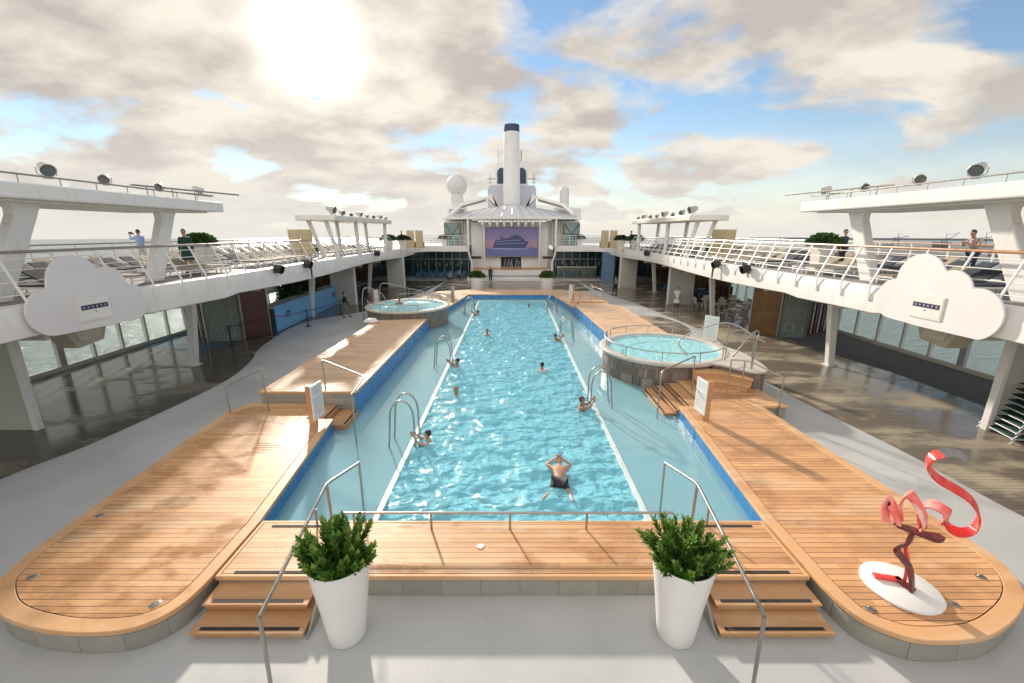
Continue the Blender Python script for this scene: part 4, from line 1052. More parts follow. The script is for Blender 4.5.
# planters
def shrub(b, c, r, h, n, leaf, rr, cone=False):
    """many leaf-sized faces filling an uneven crown"""
    for k in range(n):
        a = rr.uniform(0, 2*PI); q = rr.random()**0.5; zz = rr.random()
        rad = r*q*(1.0 - 0.5*zz if cone else math.sqrt(max(0.05, 1-(zz*0.9)**2)))*rr.uniform(0.8, 1.15)
        p = Vector((c[0]+rad*math.cos(a), c[1]+rad*math.sin(a), c[2]+h*zz))
        d = (p-Vector(c)+Vector((rr.uniform(-.3,.3), rr.uniform(-.3,.3), 0.3))).normalized()
        w = d.cross(Vector((rr.uniform(-1,1), rr.uniform(-1,1), rr.uniform(-1,1)))).normalized()*leaf*0.32
        b.quad([p-w*0.3, p+d*leaf*0.5-w, p+d*leaf, p+d*leaf*0.5+w])
def leafmat(name, c0, c1):
    m, t, b = nt(name)
    oi = t.nodes.new('ShaderNodeNewGeometry')
    w = t.nodes.new('ShaderNodeTexWhiteNoise'); w.noise_dimensions = '1D'; t.links.new(oi.outputs['Random Per Island'], w.inputs['W'])
    t.links.new(mixc(t, w.outputs[0], c0, c1), b.inputs['Base Color'])
    b.inputs['Roughness'].default_value = 0.45
    return m
LEAF = leafmat('shrub_leaves', (0.03,0.07,0.02), (0.08,0.15,0.03))
LEAF_D = leafmat('dark_shrub_leaves', (0.018,0.035,0.018), (0.04,0.08,0.03))
SOIL = plain('planter_soil', (0.05,0.035,0.025), 0.9, 0, 0.3, 20, 0.5)
def deck_planter(x, y, z, r, h, fr, fh, label, n=500, leaf=0.22, pot=None, seg=4, lm=None, nm_='deck_planter'):
    t = thing(nm_, label, 'planter', (x,y,z))
    b = MB(); b.lathe([(r*0.8,0),(r,h),(r*0.92,h),(r*0.9,h-0.08),(0,h-0.09)], seg=seg)
    if seg == 4: bmesh.ops.rotate(b.bm, cent=(0,0,0), matrix=Matrix.Rotation(PI/4,3,'Z'), verts=b.bm.verts)
    b.build('pot', pot or WHITE2, t, smooth=(seg > 8))
    b = MB(); shrub(b, (0,0,h-0.05), fr, fh, n, leaf, random.Random(int(x*7+y*3)))
    b.build('foliage', lm or LEAF_D, t)
for s in (-1, 1):
    side = 'left' if s < 0 else 'right'
    deck_planter(s*16.0,22.1,DZ,0.56,1.25,0.64,0.42,'square white planter with a low green shrub on the %s promenade' % side, 700, 0.3, None, 4, LEAF)
    deck_planter(s*13.9,48.5,DZ,0.6,1.0,0.85,0.45,'white planter with a dark rounded shrub at the far end of the %s canopy' % side, 350, 0.3)
    deck_planter(s*12.6,50.0,DZ,0.6,1.0,0.75,0.4,'white planter with a dark rounded shrub at the bend of the %s promenade' % side, 350, 0.3)
    deck_planter(s*9.6,61.3,DZ,0.55,0.95,0.8,0.4,'white planter with a dark shrub on the %s of the far cross deck' % side, 350, 0.3)
    deck_planter(s*4.05,48.6,0,0.8,1.45,0.85,0.6,'white tapered planter with a green shrub on the %s in front of the stage' % side, 500, 0.3, WHITE, 20, LEAF)

# ---------------------------------------------------------------- doors and kiosks under the promenades
BRONZE = plain('bronze_panel', (0.17,0.10,0.04), 0.35, 0.4, 0.35, 0.9)
WINE = plain('wine_panel', (0.10,0.035,0.035), 0.35, 0.1, 0.4, 0.8)
GREENP = plain('green_panel', (0.22,0.26,0.23), 0.4, 0, 0.2, 1.5)
def panel(name, label, cat, a, c, th, z0, z1, mat, deco=None):
    a = Vector(a); c = Vector(c); L = (c-a).length; ang = math.atan2(c.y-a.y, c.x-a.x)
    t = thing(name, label, cat, (a.x,a.y,0), ang)
    b = MB(); b.box((0,0,z0),(L,th,z1)); b.build('panel', mat, t, bevel=0.015)
    for x in (-0.06, L):
        b = MB(); b.box((x,-0.04,z0),(x+0.06,th+0.04,z1+0.02)); b.build('frame', STEEL_D if mat is not OLIVE else WHITE, t)
    if deco: deco(t, L, z0, z1)
    return t
def glyphs(t, L, z0, z1):
    rr = random.Random(4)
    for (u, v, k) in ((0.3,0.82,'o'),(0.7,0.78,'u'),(0.3,0.52,'u'),(0.72,0.48,'o'),(0.32,0.2,'o'),(0.7,0.17,'u')):
        cx, cz = u*L, z0+(z1-z0)*v; r = min(L*0.17, 0.3)
        pts = [(cx+r*math.cos(a), -0.03, cz+r*1.2*math.sin(a)) for a in [2*PI*q/14 for q in range(14)]] if k == 'o' else [(cx-r,-0.03,cz+r),(cx-r,-0.03,cz-r),(cx+r,-0.03,cz-r),(cx+r,-0.03,cz+r*0.4)]
        b = MB(); b.tube(pts, 0.03, 5, closed=(k == 'o')); b.build('ornament', plain('ornament_pale', (0.38,0.42,0.38), 0.4), t)
def stripes(t, L, z0, z1):
    n = 8
    for k in range(n):
        b = MB(); b.box((L*(k+0.2)/n,-0.06,z0+0.05),(L*(k+0.62)/n,-0.005,z1-0.1)); b.build('stripe', plain('stripe_red', (0.16,0.04,0.03), 0.4) if k % 2 else plain('stripe_silver', (0.40,0.40,0.42), 0.3), t)
panel('bronze_screen', 'dark bronze screen wall left of the green ornamented panel under the left promenade', 'screen wall', (-21.0,26.8), (-18.6,25.2), 0.2, 0, 3.6, BRONZE, stripes)
panel('ornamented_door', 'pale green ornamented door panel under the left promenade', 'door panel', (-18.45,24.75), (-16.75,25.1), 0.12, 0.02, 3.5, GREENP, glyphs)
panel('wine_red_column', 'broad wine red clad column beside the blue counter', 'clad column', (-16.6,25.4), (-15.75,26.7), 1.2, 0.02, 3.7, WINE)
panel('bronze_screen', 'golden bronze screen wall under the right promenade', 'screen wall', (15.75,27.2), (16.85,26.0), 0.3, 0.02, 3.65, BRONZE)
panel('ornamented_door', 'pale green ornamented door panel under the right promenade', 'door panel', (17.0,25.95), (18.4,25.7), 0.12, 0.02, 3.3, GREENP, glyphs)
panel('striped_screen', 'dark screen with red and silver stripes under the right promenade', 'screen wall', (18.7,26.4), (21.3,27.6), 0.15, 0.02, 3.6, WINE, stripes)
for s in (-1, 1):
    side = 'left' if s < 0 else 'right'
    t = thing('slatted_screen', 'brown slatted screen wall at the far end of the %s side deck' % side, 'screen wall', (s*20.6,48,0))
    rr = random.Random(3+s)
    b = MB(); b.box((min(s*20.7,s*20.8),39.5,0.02),(max(s*20.7,s*20.8),64.3,1.5)); b.box((min(s*20.7,s*20.8),39.5,3.2),(max(s*20.7,s*20.8),64.3,3.7)); put(b.build('backing', plain('backing_dark', (0.05,0.045,0.04), 0.7)), t)
    y = 39.6
    while y < 64.0:
        w = rr.uniform(0.25,0.6)
        b = MB(); b.box((min(s*20.5,s*20.68),y,0.02),(max(s*20.5,s*20.68),y+w,3.69)); put(b.build('slat', BRONZE if rr.random() < 0.6 else WINE), t)
        y += w + rr.uniform(0.08,0.3)
# blue banner counter
BLUEB = plain('light_blue_banner', (0.16,0.42,0.70), 0.4, 0, 0.08, 0.6)
a, c = Vector((-15.62,27.3)), Vector((-16.2,39.5)); L = (c-a).length; ang = math.atan2(c.y-a.y, c.x-a.x)
t = thing('blue_counter', 'long counter fronted by a light blue banner with small dark emblems', 'counter', (a.x,a.y,0), ang)
b = MB(); b.box((0,0,0.04),(L,0.06,1.75)); bn = b.build('banner', BLUEB, t)
b = MB(); b.box((0,0.1,0),(L,1.1,1.6)); b.build('counter', plain('counter_dark', (0.05,0.09,0.12), 0.5), t)
b = MB(); b.box((-0.05,0.07,1.61),(L,1.25,1.68)); b.build('counter_top', WHITE2, t)
for u in (0.14*L, 0.86*L):
    ND = plain('emblem_navy', (0.02,0.03,0.12), 0.4)
    b = MB()
    n_ = 22
    b.tube([(u+0.26*math.cos(2*PI*k/n_), -0.006, 1.02+0.13*math.sin(2*PI*k/n_)) for k in range(n_)], 0.03, 6, closed=True)
    b.tube([(u-0.2,-0.006,0.98),(u-0.26,-0.006,1.16),(u-0.1,-0.006,1.05),(u,-0.006,1.2),(u+0.1,-0.006,1.05),(u+0.26,-0.006,1.16),(u+0.2,-0.006,0.98)], 0.022, 6)
    b.tube([(u-0.3,-0.006,0.80),(u+0.3,-0.006,0.80)], 0.016, 5)
    b.build('emblem', ND, bn)
# stanchions with belts in front
def stanchion(x, y, label, nxt=None):
    t = thing('belt_stanchion', label, 'stanchion', (x,y,0), group='black belt stanchions before the blue counter')
    b = MB(); b.lathe([(0,0.05),(0.2,0.03),(0.22,0.0)], seg=16); b.build('foot', BLACK, t, smooth=True)
    b = MB(); b.lathe([(0.04,0.03),(0.04,1.1),(0.055,1.12),(0.055,1.2),(0,1.22)], seg=10); b.build('pole', BLACK, t, smooth=True)
    if nxt:
        d = Vector(nxt)-Vector((x,y)); n_ = Vector((-d.y,d.x)).normalized()*0.006
        b = MB()
        for k in range(8):
            p0 = d*(k/8); p1 = d*((k+1)/8); s0 = -0.12*math.sin(PI*k/8); s1 = -0.12*math.sin(PI*(k+1)/8)
            b.quad([(p0.x,p0.y,1.12+s0),(p1.x,p1.y,1.12+s1),(p1.x,p1.y,1.17+s1),(p0.x,p0.y,1.17+s0)])
        b.build('belt', plain('belt_maroon', (0.10,0.02,0.03), 0.7), t)
stn = [(-16.6,24.0),(-15.9,26.9),(-14.5,29.2),(-13.9,33.6)]
for i, p in enumerate(stn):
    stanchion(p[0], p[1], ['black belt stanchion before the wine red column','black belt stanchion at the near end of the blue counter','black belt stanchion halfway along the blue counter','black belt stanchion beside the walking person'][i], stn[i+1] if i < 3 else None)
panel('notice_wall', 'pale wall panel above the blue counter', 'wall panel', (-18.8,28.0), (-18.6,33.5), 0.15, 1.9, 3.6, WHITE)
for i, (x, y, r) in enumerate(((-17.7,33.5,0.9),(-17.4,35.6,0.7))):
    deck_planter(x, y, 0, 0.5, 0.9, r, 1.6, ['large dark leafy plant behind the blue counter','smaller dark leafy plant behind the far half of the blue counter'][i], 900, 0.35, BLACK, 12, LEAF_D, 'potted_plant')

# dining furniture under the promenades
def make_chair(mat, frame):
    t = thing('dining_chair', 'x', 'chair', (0,0,0))
    b = MB(); b.box((-0.26,-0.26,0.46),(0.26,0.26,0.53)); b.build('seat', mat, t, bevel=0.02)
    b = MB(); b.obox((0,0.27,0.80),(0.5,0.05,0.5),(R(-8),0,0)); b.build('backrest', mat, t, bevel=0.02)
    for x in (-0.23, 0.23):
        for y in (-0.23, 0.23):
            b = MB(); b.tube([(x,y,0.46),(x*1.1,y*1.1,0)], 0.018, 5); b.build('leg', frame, t)
    return t
def make_table(mat, frame):
    t = thing('dining_table', 'x', 'table', (0,0,0))
    b = MB(); b.lathe([(0,0.86),(0.5,0.86),(0.52,0.84),(0.5,0.82),(0,0.82)], seg=20); b.build('tabletop', mat, t)
    b = MB(); b.lathe([(0.04,0.82),(0.04,0.03),(0.28,0.0)], seg=12); b.build('pedestal', frame, t)
    return t
TEALC = plain('teal_fabric', (0.025,0.09,0.14), 0.7)
GREYC = plain('pale_wicker', (0.42,0.38,0.33), 0.7, 0, 0.2, 10)
chD = make_chair(TEALC, BLACK); chP = make_chair(GREYC, WHITE2); tb = make_table(WHITE2, STEEL_D)
used = set(); cnt = {}
def furn(proto, x, y, rz, where, kind, grp, z=0):
    k = (kind, where); cnt[k] = cnt.get(k, 0) + 1
    lab = '%s %s %s' % (ordn[min(cnt[k],40)-1], kind, where)
    if proto.name not in used:
        used.add(proto.name); proto.location = (x,y,z); proto.rotation_euler.z = rz; proto['label'] = lab; proto['group'] = grp
    else: dup(proto, (x,y,z), rz, lab, grp)
rr = random.Random(11)
for s in (-1, 1):
    side = 'left' if s < 0 else 'right'
    for y in (31.5,34.0,36.4,40.8,43.2,45.6) if s > 0 else (41.5,43.6,45.8,48):
        for x in (17.0,19.4):
            furn(tb, s*x, y, 0, 'from the near end under the %s promenade' % side, 'table', 'round tables under the promenades')
            for a in (0.4, 2.5, 4.6):
                furn(chP if (s > 0 and y < 37) else chD, s*x+0.85*math.cos(a+y), y+0.85*math.sin(a+y), a+y-PI/2, 'from the near end under the %s promenade' % side, 'pale chair' if (s > 0 and y < 37) else 'dark chair', 'dining chairs under the promenades')
for s in (-1, 1):
    side = 'left' if s < 0 else 'right'
    for row, y in enumerate((58.2,60.0,61.6) if s < 0 else (60.8,)):
        for k in range(7):
            furn(chD, s*(6.9+k*1.0), y+rr.uniform(-.15,.15), rr.uniform(-.4,.4), 'of %s row before the far %s glazing' % (('front','middle','back')[row] if s < 0 else 'the', side), 'dark blue chair', 'dark blue chairs before the far glazing')
# stack of green loungers on the right
t0 = None
for k in range(9):
    t = thing('stacked_lounger', 'green lounger with steel frame, %s from the bottom of the stack' % ordn[k], 'sun lounger', (16.75+0.07*k, 12.45, 0.16+0.19*k), R(-14), 'stacked green loungers')
    MG = plain('green_mesh', (0.02,0.07,0.06), 0.7)
    b = MB(); b.box((-0.75,-0.6,0.0),(1.4,0.6,0.035)); b.build('sling', MG, t, bevel=0.01)
    b = MB(); b.tube([(1.4,-0.64,0.02),(-0.75,-0.64,0.02),(-0.92,-0.64,-0.22)], 0.022, 8); b.build('frame', OFFW, t, smooth=True)
    b = MB(); b.tube([(1.4,0.64,0.02),(-0.75,0.64,0.02),(-0.92,0.64,-0.22)], 0.022, 8); b.build('frame', OFFW, t, smooth=True)
    b = MB(); b.tube([(-0.8,-0.64,0.0),(-0.8,0.64,0.0)], 0.02, 8); b.build('crossbar', OFFW, t, smooth=True)

# ================================================================== FAR SUPERSTRUCTURE
t = thing('cross_deck', 'far cross deck with a white edge joining the two promenades', 'upper deck', (0,60,0))
for s in (-1, 1):
    b = MB(); b.prism([(s*13.0,57),(s*21.6,57),(s*21.6,74),(s*6.2,74),(s*6.2,60),(s*11.5,60),(s*12.6,58.9)][::s], 3.85, 4.62); put(b.build('slab', WHITE), t)
    b = MB(); b.box((min(s*6.3,s*21),64.5,0),(max(s*6.3,s*21),64.7,3.84)); w = put(b.build('glazed_wall', TEALGLASS), t)
    for k in range(12):
        x = s*(6.6+k*1.2)
        b = MB(); b.box((x-0.05,64.35,0),(x+0.05,64.5,3.84)); put(b.build('mullion', STEEL_D), t)
    b = MB(); b.box((min(s*6.3,s*21),64.36,2.5),(max(s*6.3,s*21),64.46,2.62)); put(b.build('transom', STEEL_D), t)
    for k in range(14):
        x = s*(7.0+k*0.55) ; 
        b = MB(); b.box((x-0.12,63.9,1.7+0.2*math.sin(k*2.3)),(x+0.12,64.1,2.15+0.25*math.sin(k*2.3))); put(b.build('hanging_shade', plain('shade_amber', (0.30,0.26,0.16), 0.6) if k % 3 else TEALC), t)
BARC = plain('bar_front', (0.16,0.16,0.12), 0.5, 0, 0.3, 2)
t = thing('bar_counter', 'olive fronted bar counter below the right end of the far cross deck', 'bar', (9.5,63,0))
b = MB(); b.box((6.8,62.6,0),(12.4,63.4,1.45)); put(b.build('front', BARC), t)
b = MB(); b.box((6.7,62.45,1.45),(12.5,63.5,1.55)); put(b.build('counter_top', WHITE2), t)
panel('blue_wall', 'blue wall panel at the far right below the cross deck', 'wall panel', (12.4,58.5), (13.6,56.8), 0.2, 0, 3.8, plain('blue_wall_paint', (0.10,0.20,0.32), 0.5))
for s in (-1, 1):
    side = 'left' if s < 0 else 'right'
    rl = thing('promenade_railing', 'thin white railing on the %s half of the far cross deck' % side, 'railing', (s*9,59.9,DZ))
    for z in (5.0,5.35,5.7,6.0):
        b = MB(); b.tube([(s*6.2,60.02,z),(s*11.4,60.02,z),(s*12.6,58.8,z),(s*13.3,57,z)], 0.022 if z < 6 else 0.04, 6); put(b.build('bar' if z < 6 else 'handrail', WHITE), rl)
    for k in range(7):
        b = MB(); b.tube([(s*(6.3+k*0.85),60.02,4.6),(s*(6.3+k*0.85),60.02,6.0)], 0.03, 6); put(b.build('post', WHITE), rl)

# stage
t = thing('stage', 'white stepped stage below the big screen', 'stage', (0,60,0))
b = MB(); b.box((-6.1,57.6,0),(5.7,59.3,0.62)); put(b.build('lower_step', WHITE, bevel=0.04), t)
b = MB(); b.box((-5.7,58.4,0.64),(5.3,66,1.40)); put(b.build('platform', WHITE, bevel=0.04), t)
b = MB(); b.box((-6.1,57.57,0.64),(5.7,58.3,0.72)); put(b.build('step_edge', STEEL_D), t)
b = MB(); b.box((-5.6,58.42,1.402),(5.2,63,1.41)); put(b.build('stage_floor', TEAK_STEP), t)
# screen house
t = thing('screen_house', 'white superstructure framing the big outdoor screen', 'superstructure', (0,64,0))
b = MB(); b.box((-5.9,63,1.41),(-1.65,66,7.9)); put(b.build('wall', WHITE), t)
b = MB(); b.box((1.35,63,1.41),(5.2,66,7.9)); put(b.build('wall', WHITE), t)
b = MB(); b.box((-1.65,63,3.1),(1.35,66,7.9)); put(b.build('wall', WHITE), t)
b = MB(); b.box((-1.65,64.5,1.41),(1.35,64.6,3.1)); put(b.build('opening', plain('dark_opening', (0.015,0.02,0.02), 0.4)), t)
rr = random.Random(5)
for k in range(6):
    x = -1.2+k*0.42
    b = MB(); b.tube([(x,64.3,1.45),(x+rr.uniform(-.2,.3),64.2,2.1),(x+rr.uniform(-.5,.5),64.2,2.7)], [0.10,0.12,0.05], 6); put(b.build('stage_prop', OFFW), t)
for s in (-1, 1):
    b = MB(); b.box((min(s*6.0,s*9.9),64,4.62),(max(s*6.0,s*9.9),70,8.1)); put(b.build('side_house', WHITE), t)
    # pleated white side walls
    for k in range(5):
        x = s*(5.95+k*0.32) if k else s*5.95
        b = MB(); b.box((x-0.10,63.6,4.62),(x+0.10,64.0,8.1)); put(b.build('pilaster', WHITE2), t)
    b = MB(); b.box((min(s*5.1,s*6.05),64.1,4.62),(max(s*5.1,s*6.05),66,8.15)); put(b.build('infill_wall', WHITE), t)
    gx0, gx1 = (7.55, 9.75)
    b = MB(); b.box((min(s*gx0,s*gx1),62.9,4.64),(max(s*gx0,s*gx1),62.95,7.8)); gz = put(b.build('glazing', plain('grey_green_glass', (0.22,0.34,0.33), 0.1, 0, 0.2, 0.5)), t)
    for (x0_,z0_,x1_,z1_) in ((gx0,4.7,gx1,7.7),(gx0,7.7,gx1,4.7),(gx0,6.2,gx1,6.2),(gx0,4.7,gx0,7.75),(gx1,4.7,gx1,7.75)):
        b = MB(); b.tube([(s*x0_,62.85,z0_),(s*x1_,62.85,z1_)], 0.07, 4); put(b.build('brace', STEEL_D), t)
    b = MB(); b.tube([(s*6.05,59.6,8.15),(s*6.05,59.6,4.0),(s*5.9,59.6,3.2),(s*5.6,59.6,2.4),(s*5.62,59.6,1.0),(s*5.65,59.5,0.05)], 0.13, 8); put(b.build('post', WHITE, smooth=True), t)
    b = MB(); b.tube([(s*3.95,61.2,7.95),(s*3.95,61.2,1.45)], 0.11, 8); put(b.build('post', WHITE, smooth=True), t)
    b = MB(); b.obox((s*5.2,60.6,3.0),(1.7,0.5,0.35)); b.obox((s*6.0,60.6,3.6),(0.4,0.5,1.5)); put(b.build('speaker_box', BLACK), t)
# screen
SX0, SX1, SZ0, SZ1 = -3.78, 3.68, 3.12, 7.05
def screen_mat():
    m, tt, b = nt('screen_sunset'); p = pos(tt); s = tt.nodes.new('ShaderNodeSeparateXYZ'); tt.links.new(p, s.inputs[0])
    r = tt.nodes.new('ShaderNodeValToRGB'); tt.links.new(mapr(tt, M_(tt, 'ADD', s.outputs[2], M_(tt, 'MULTIPLY', noise(tt, p, 0.8, 5), 0.7)), SZ0+0.3, SZ1+0.3), r.inputs[0])
    e = r.color_ramp.elements; e[0].position = 0.0; e[0].color = (0.13,0.13,0.30,1); e[1].position = 1.0; e[1].color = (0.15,0.13,0.29,1)
    for q, c_ in ((0.28,(0.12,0.12,0.30,1)),(0.33,(0.42,0.20,0.27,1)),(0.48,(0.45,0.23,0.32,1)),(0.7,(0.24,0.17,0.34,1))):
        n_ = e.new(q); n_.color = c_
    tt.links.new(r.outputs[0], b.inputs['Emission Color']); b.inputs['Emission Strength'].default_value = 0.34
    b.inputs['Base Color'].default_value = (0.03,0.03,0.03,1); b.inputs['Roughness'].default_value = 0.4
    return m
t = thing('outdoor_screen', 'big outdoor screen showing a ship at purple sunset', 'screen', (0,62.4,3.1))
b = MB(); b.box((SX0-0.15,62.3,SZ0-0.12),(SX1+0.15,62.95,SZ1+0.15)); put(b.build('casing', plain('screen_casing', (0.25,0.24,0.26), 0.4)), t)
b = MB(); b.box((SX0,62.27,SZ0),(SX1,62.295,SZ1)); ds = put(b.build('display', screen_mat()), t)
SHD = emit('screen_ship_dark', (0.03,0.035,0.10), 0.5); SHM = emit('screen_ship_mid', (0.10,0.12,0.24), 0.5); SHW = emit('screen_wake', (0.20,0.20,0.38), 0.5)
def pic(poly, y, mat, nme):
    b = MB(); b.prism([(x, z) for x, z in poly], y, y+0.006, axis='y'); put(b.build(nme, mat), t)
pic([(-2.75,4.25),(-2.55,5.05),(-1.4,5.10),(1.5,5.30),(2.45,5.18),(2.2,4.75),(1.95,4.2)], 62.262, SHD, 'pictured_hull')
pic([(-2.5,5.05),(-2.3,5.45),(-1.6,5.45),(-1.5,5.6),(-0.5,5.62),(0.0,6.0),(0.9,6.1),(1.35,5.75),(1.6,5.65),(1.9,5.3),(1.4,5.2)], 62.262, SHD, 'pictured_superstructure')
pic([(-2.3,5.08),(-2.2,5.2),(0.9,5.45),(1.3,5.42),(1.3,5.32)], 62.254, SHM, 'pictured_balconies')
pic([(-2.4,4.75),(-2.4,4.88),(1.9,5.0),(1.9,4.88)], 62.254, SHM, 'pictured_deck_line')
pic([(-1.75,5.6),(-1.7,5.85),(-1.35,5.85),(-1.3,5.6)], 62.262, SHD, 'pictured_funnel')
pic([(-3.2,4.18),(-2.0,4.24),(2.4,4.18),(2.6,4.1),(0,4.02),(-3.0,4.1)], 62.250, SHW, 'pictured_wake')

# roof over the screen
t = thing('stage_roof', 'white shallow dome roof with radiating ribs above the big screen', 'roof', (0,62,8.2))
# broad brow: front edge is a slight curve
front = [(x, 60.0+0.028*x*x*0.6) for x in [-9.8+k*0.98 for k in range(21)]]
pl = front + [(9.9,70),(-9.9,70)]
b = MB(); b.prism(pl, 8.22, 8.52); put(b.build('brow', WHITE, bevel=0.03), t)
bm = bmesh.new(); rows = []
for j in range(9):
    v = j/8; row = []
    for i in range(25):
        u = -1+2*i/24
        x = u*lerp(9.2,3.2,v); y = 60.9+v*7.0+u*u*1.2
        z = 8.52+ (1-(1-v)**1.6)*lerp(2.2,1.75,abs(u)) * (0.72+0.28*math.cos(u*1.2))
        row.append(bm.verts.new((x,y,z)))
    rows.append(row)
for j in range(8):
    for i in range(24): bm.faces.new((rows[j][i],rows[j][i+1],rows[j+1][i+1],rows[j+1][i]))
base_ = [[(q.co.copy()) for q in r_] for r_ in rows]
m = MB(); m.bm.free(); m.bm = bm; put(m.build('dome', plain('dome_paint', (0.62,0.62,0.66), 0.35, 0, 0.08, 0.8), smooth=True), t)
for i in range(0, 25, 2):
    b = MB(); b.tube([tuple(base_[j][i]+Vector((0,-0.02,0.06))) for j in range(9)], 0.035, 4); put(b.build('rib', OFFW), t)
for s in (-1, 1):
    b = MB(); b.tube([(s*8.7,62,8.9),(s*7.4,63.4,10.15),(s*3.9,66,11.35)], [0.3,0.34,0.3], 4); put(b.build('arch_beam', WHITE), t)
    b = MB(); b.tube([(s*7.5,63.2,9.95),(s*3.9,65.7,11.05)], 0.16, 4); put(b.build('dark_gap', STEEL_D), t)
    b = MB(); b.prism([(s*1.9,9.9),(s*3.9,11.6),(s*3.0,12.0),(s*2.4,10.1)] if s > 0 else [(s*1.9,9.9),(s*2.4,10.1),(s*3.0,12.0),(s*3.9,11.6)], 66.3, 66.8, axis='y'); put(b.build('strut', WHITE2), t)
for k in range(9):
    x = -4.05+k*0.99
    b = MB(); b.lathe([(0.0,7.12),(0.10,7.25),(0.27,7.75),(0.30,8.0),(0.18,8.21)], (x,60.6,0), 10); put(b.build('pendant', WHITE, smooth=True), t)
b = MB(); b.box((-5.6,60.5,8.02),(5.5,60.75,8.215)); put(b.build('light_bar', WHITE2), t)
# funnel, mast, domes
t = thing('funnel', 'tall white cylindrical funnel with a dark blue top', 'funnel', (0,70,9))
b = MB(); b.lathe([(1.36,8.5),(1.33,12),(1.18,21.2)], (-0.05,70,0), 40); put(b.build('stack', WHITE, smooth=True), t)
b = MB(); b.lathe([(1.19,21.21),(1.2,21.25),(1.17,22.2),(1.0,22.25),(0.95,21.6),(0,21.5)], (-0.05,70,0), 40); put(b.build('cap', NAVY, smooth=True), t)
t = thing('mast_tower', 'grey and white mast tower with dark windows behind the funnel', 'mast', (0,74,9))
b = MB(); b.prism([(-4.0,9),(4.0,9),(4.0,13.2),(3.7,13.9),(-3.7,13.9),(-4.0,13.2)], 73, 76, axis='y'); put(b.build('base_block', plain('mast_grey', (0.50,0.52,0.58), 0.4)), t)
b = MB(); b.prism([(-2.7,13.9),(2.6,13.9),(2.6,17.2),(2.2,17.6),(-2.3,17.6),(-2.7,17.2)], 73.4,75.6, axis='y'); put(b.build('tower', WHITE), t)
for s in (-1, 1):
    pl = [(s*1.35-0.05,14.2),(s*2.35-0.05,14.2),(s*2.35-0.05,16.1),(s*1.9-0.05,16.6),(s*1.35-0.05,16.6)]
    b = MB(); b.prism(pl if s > 0 else pl[::-1], 73.3, 73.38, axis='y'); put(b.build('window', NAVY), t)
    b = MB(); b.tube([(s*2.6,74,15.0),(s*4.0,74,15.0)], 0.08, 6); b.tube([(s*3.6,74,14.3),(s*3.6,74,15.7)], 0.07, 6); b.tube([(s*3.3,74,14.4),(s*4.0,74,14.4)], 0.05, 6); put(b.build('yardarm', STEEL_D), t)
b = MB(); b.tube([(1.5,74,17.5),(1.5,74,19.4)], 0.13, 6); put(b.build('pole', STEEL_D), t)
def radome(x, y, prof, label, hz):
    t = thing('radome', label, 'radome', (x,y,9))
    b = MB(); b.lathe(prof, (x,y,0), 28); put(b.build('dome', plain('radome_white', (0.66,0.65,0.64), 0.4), smooth=True), t)
    b = MB(); b.box((x-1.35,y-1.2,8.5),(x+1.35,y+1.2,hz)); put(b.build('house', WHITE), t)
    b = MB(); b.box((x-1.1,y-1.23,hz-1.0),(x+1.1,y-1.205,hz-0.35)); put(b.build('window', STEEL_D), t)
sph = [(1.5*math.sin(PI-a), 13.15+1.5*math.cos(PI-a)) for a in [0.62+k*(PI-0.62)/14 for k in range(15)]]
radome(-8.15, 66, [(0.95,10.0),(0.87,11.9)] + sph, 'large white radome ball on a neck at the left of the funnel', 10.1)
radome(7.8, 66, [(0.72,9.9),(0.70,12.4)] + [(0.70*math.cos(a), 12.4+0.7*math.sin(a)) for a in [k*PI/12 for k in range(1,7)]], 'slim rounded white radome at the right of the funnel', 10.0)
b = MB(); b.box((8.6,65,8.5),(10.2,67,9.9)); tag(b.build('deck_house', WHITE2, bevel=0.05), 'small boxy deck house right of the slim radome', 'deck house')
for (x, y, h, lab) in ((-2.2,74.2,2.2,'left'),(0.6,74.6,3.0,'middle'),(2.3,74.0,1.6,'right')):
    t = thing('whip_antenna', 'thin whip antenna on the mast tower, %s one' % lab, 'antenna', (x,y,17.4))
    b = MB(); b.tube([(0,0,0),(0,0,h)], [0.05,0.02], 5); b.build('rod', STEEL_D, t)
    b = MB(); b.lathe([(0,0),(0.18,0),(0.14,0.3),(0,0.32)], seg=10); b.build('base', WHITE2, t)
# bulk of the ship behind
b = MB(); b.prism([(-21.6,74),(21.6,74),(21.6,76),(-21.6,76)], 0, 4.6); struct(b.build('aft_bulkhead', WHITE))

# upper deck at the viewer's back
b = MB(); b.box((-22,-10,4.35),(22,-0.6,4.6)); struct(b.build('viewing_deck', WHITE))

# ================================================================== FRONT OBJECTS
# big white planters
GREEN1 = leafmat('planter_leaves', (0.025,0.09,0.012), (0.14,0.32,0.035))
GREEN2 = leafmat('planter_leaf_tips', (0.10,0.20,0.03), (0.26,0.36,0.07))  # brighter green of the sunlit leaves, put into the tip colour
STEMM = plain('brown_stem', (0.10,0.06,0.03), 0.7)
def blade(b, p, d, L, w, up):
    d = d.normalized(); sdv = d.cross(up)
    if sdv.length < 1e-3: sdv = d.orthogonal()
    sdv.normalize(); nv = sdv.cross(d)
    a0 = p; m = p + d*L*0.5 - nv*L*0.06; tip = p + d*L
    l = p + d*L*0.45 + sdv*w + nv*w*0.35; r = p + d*L*0.45 - sdv*w + nv*w*0.35
    V = [b.bm.verts.new(q) for q in (a0, l, tip, r, m)]
    b.bm.faces.new((V[0],V[4],V[1])); b.bm.faces.new((V[1],V[4],V[2])); b.bm.faces.new((V[4],V[3],V[2])); b.bm.faces.new((V[0],V[3],V[4]))
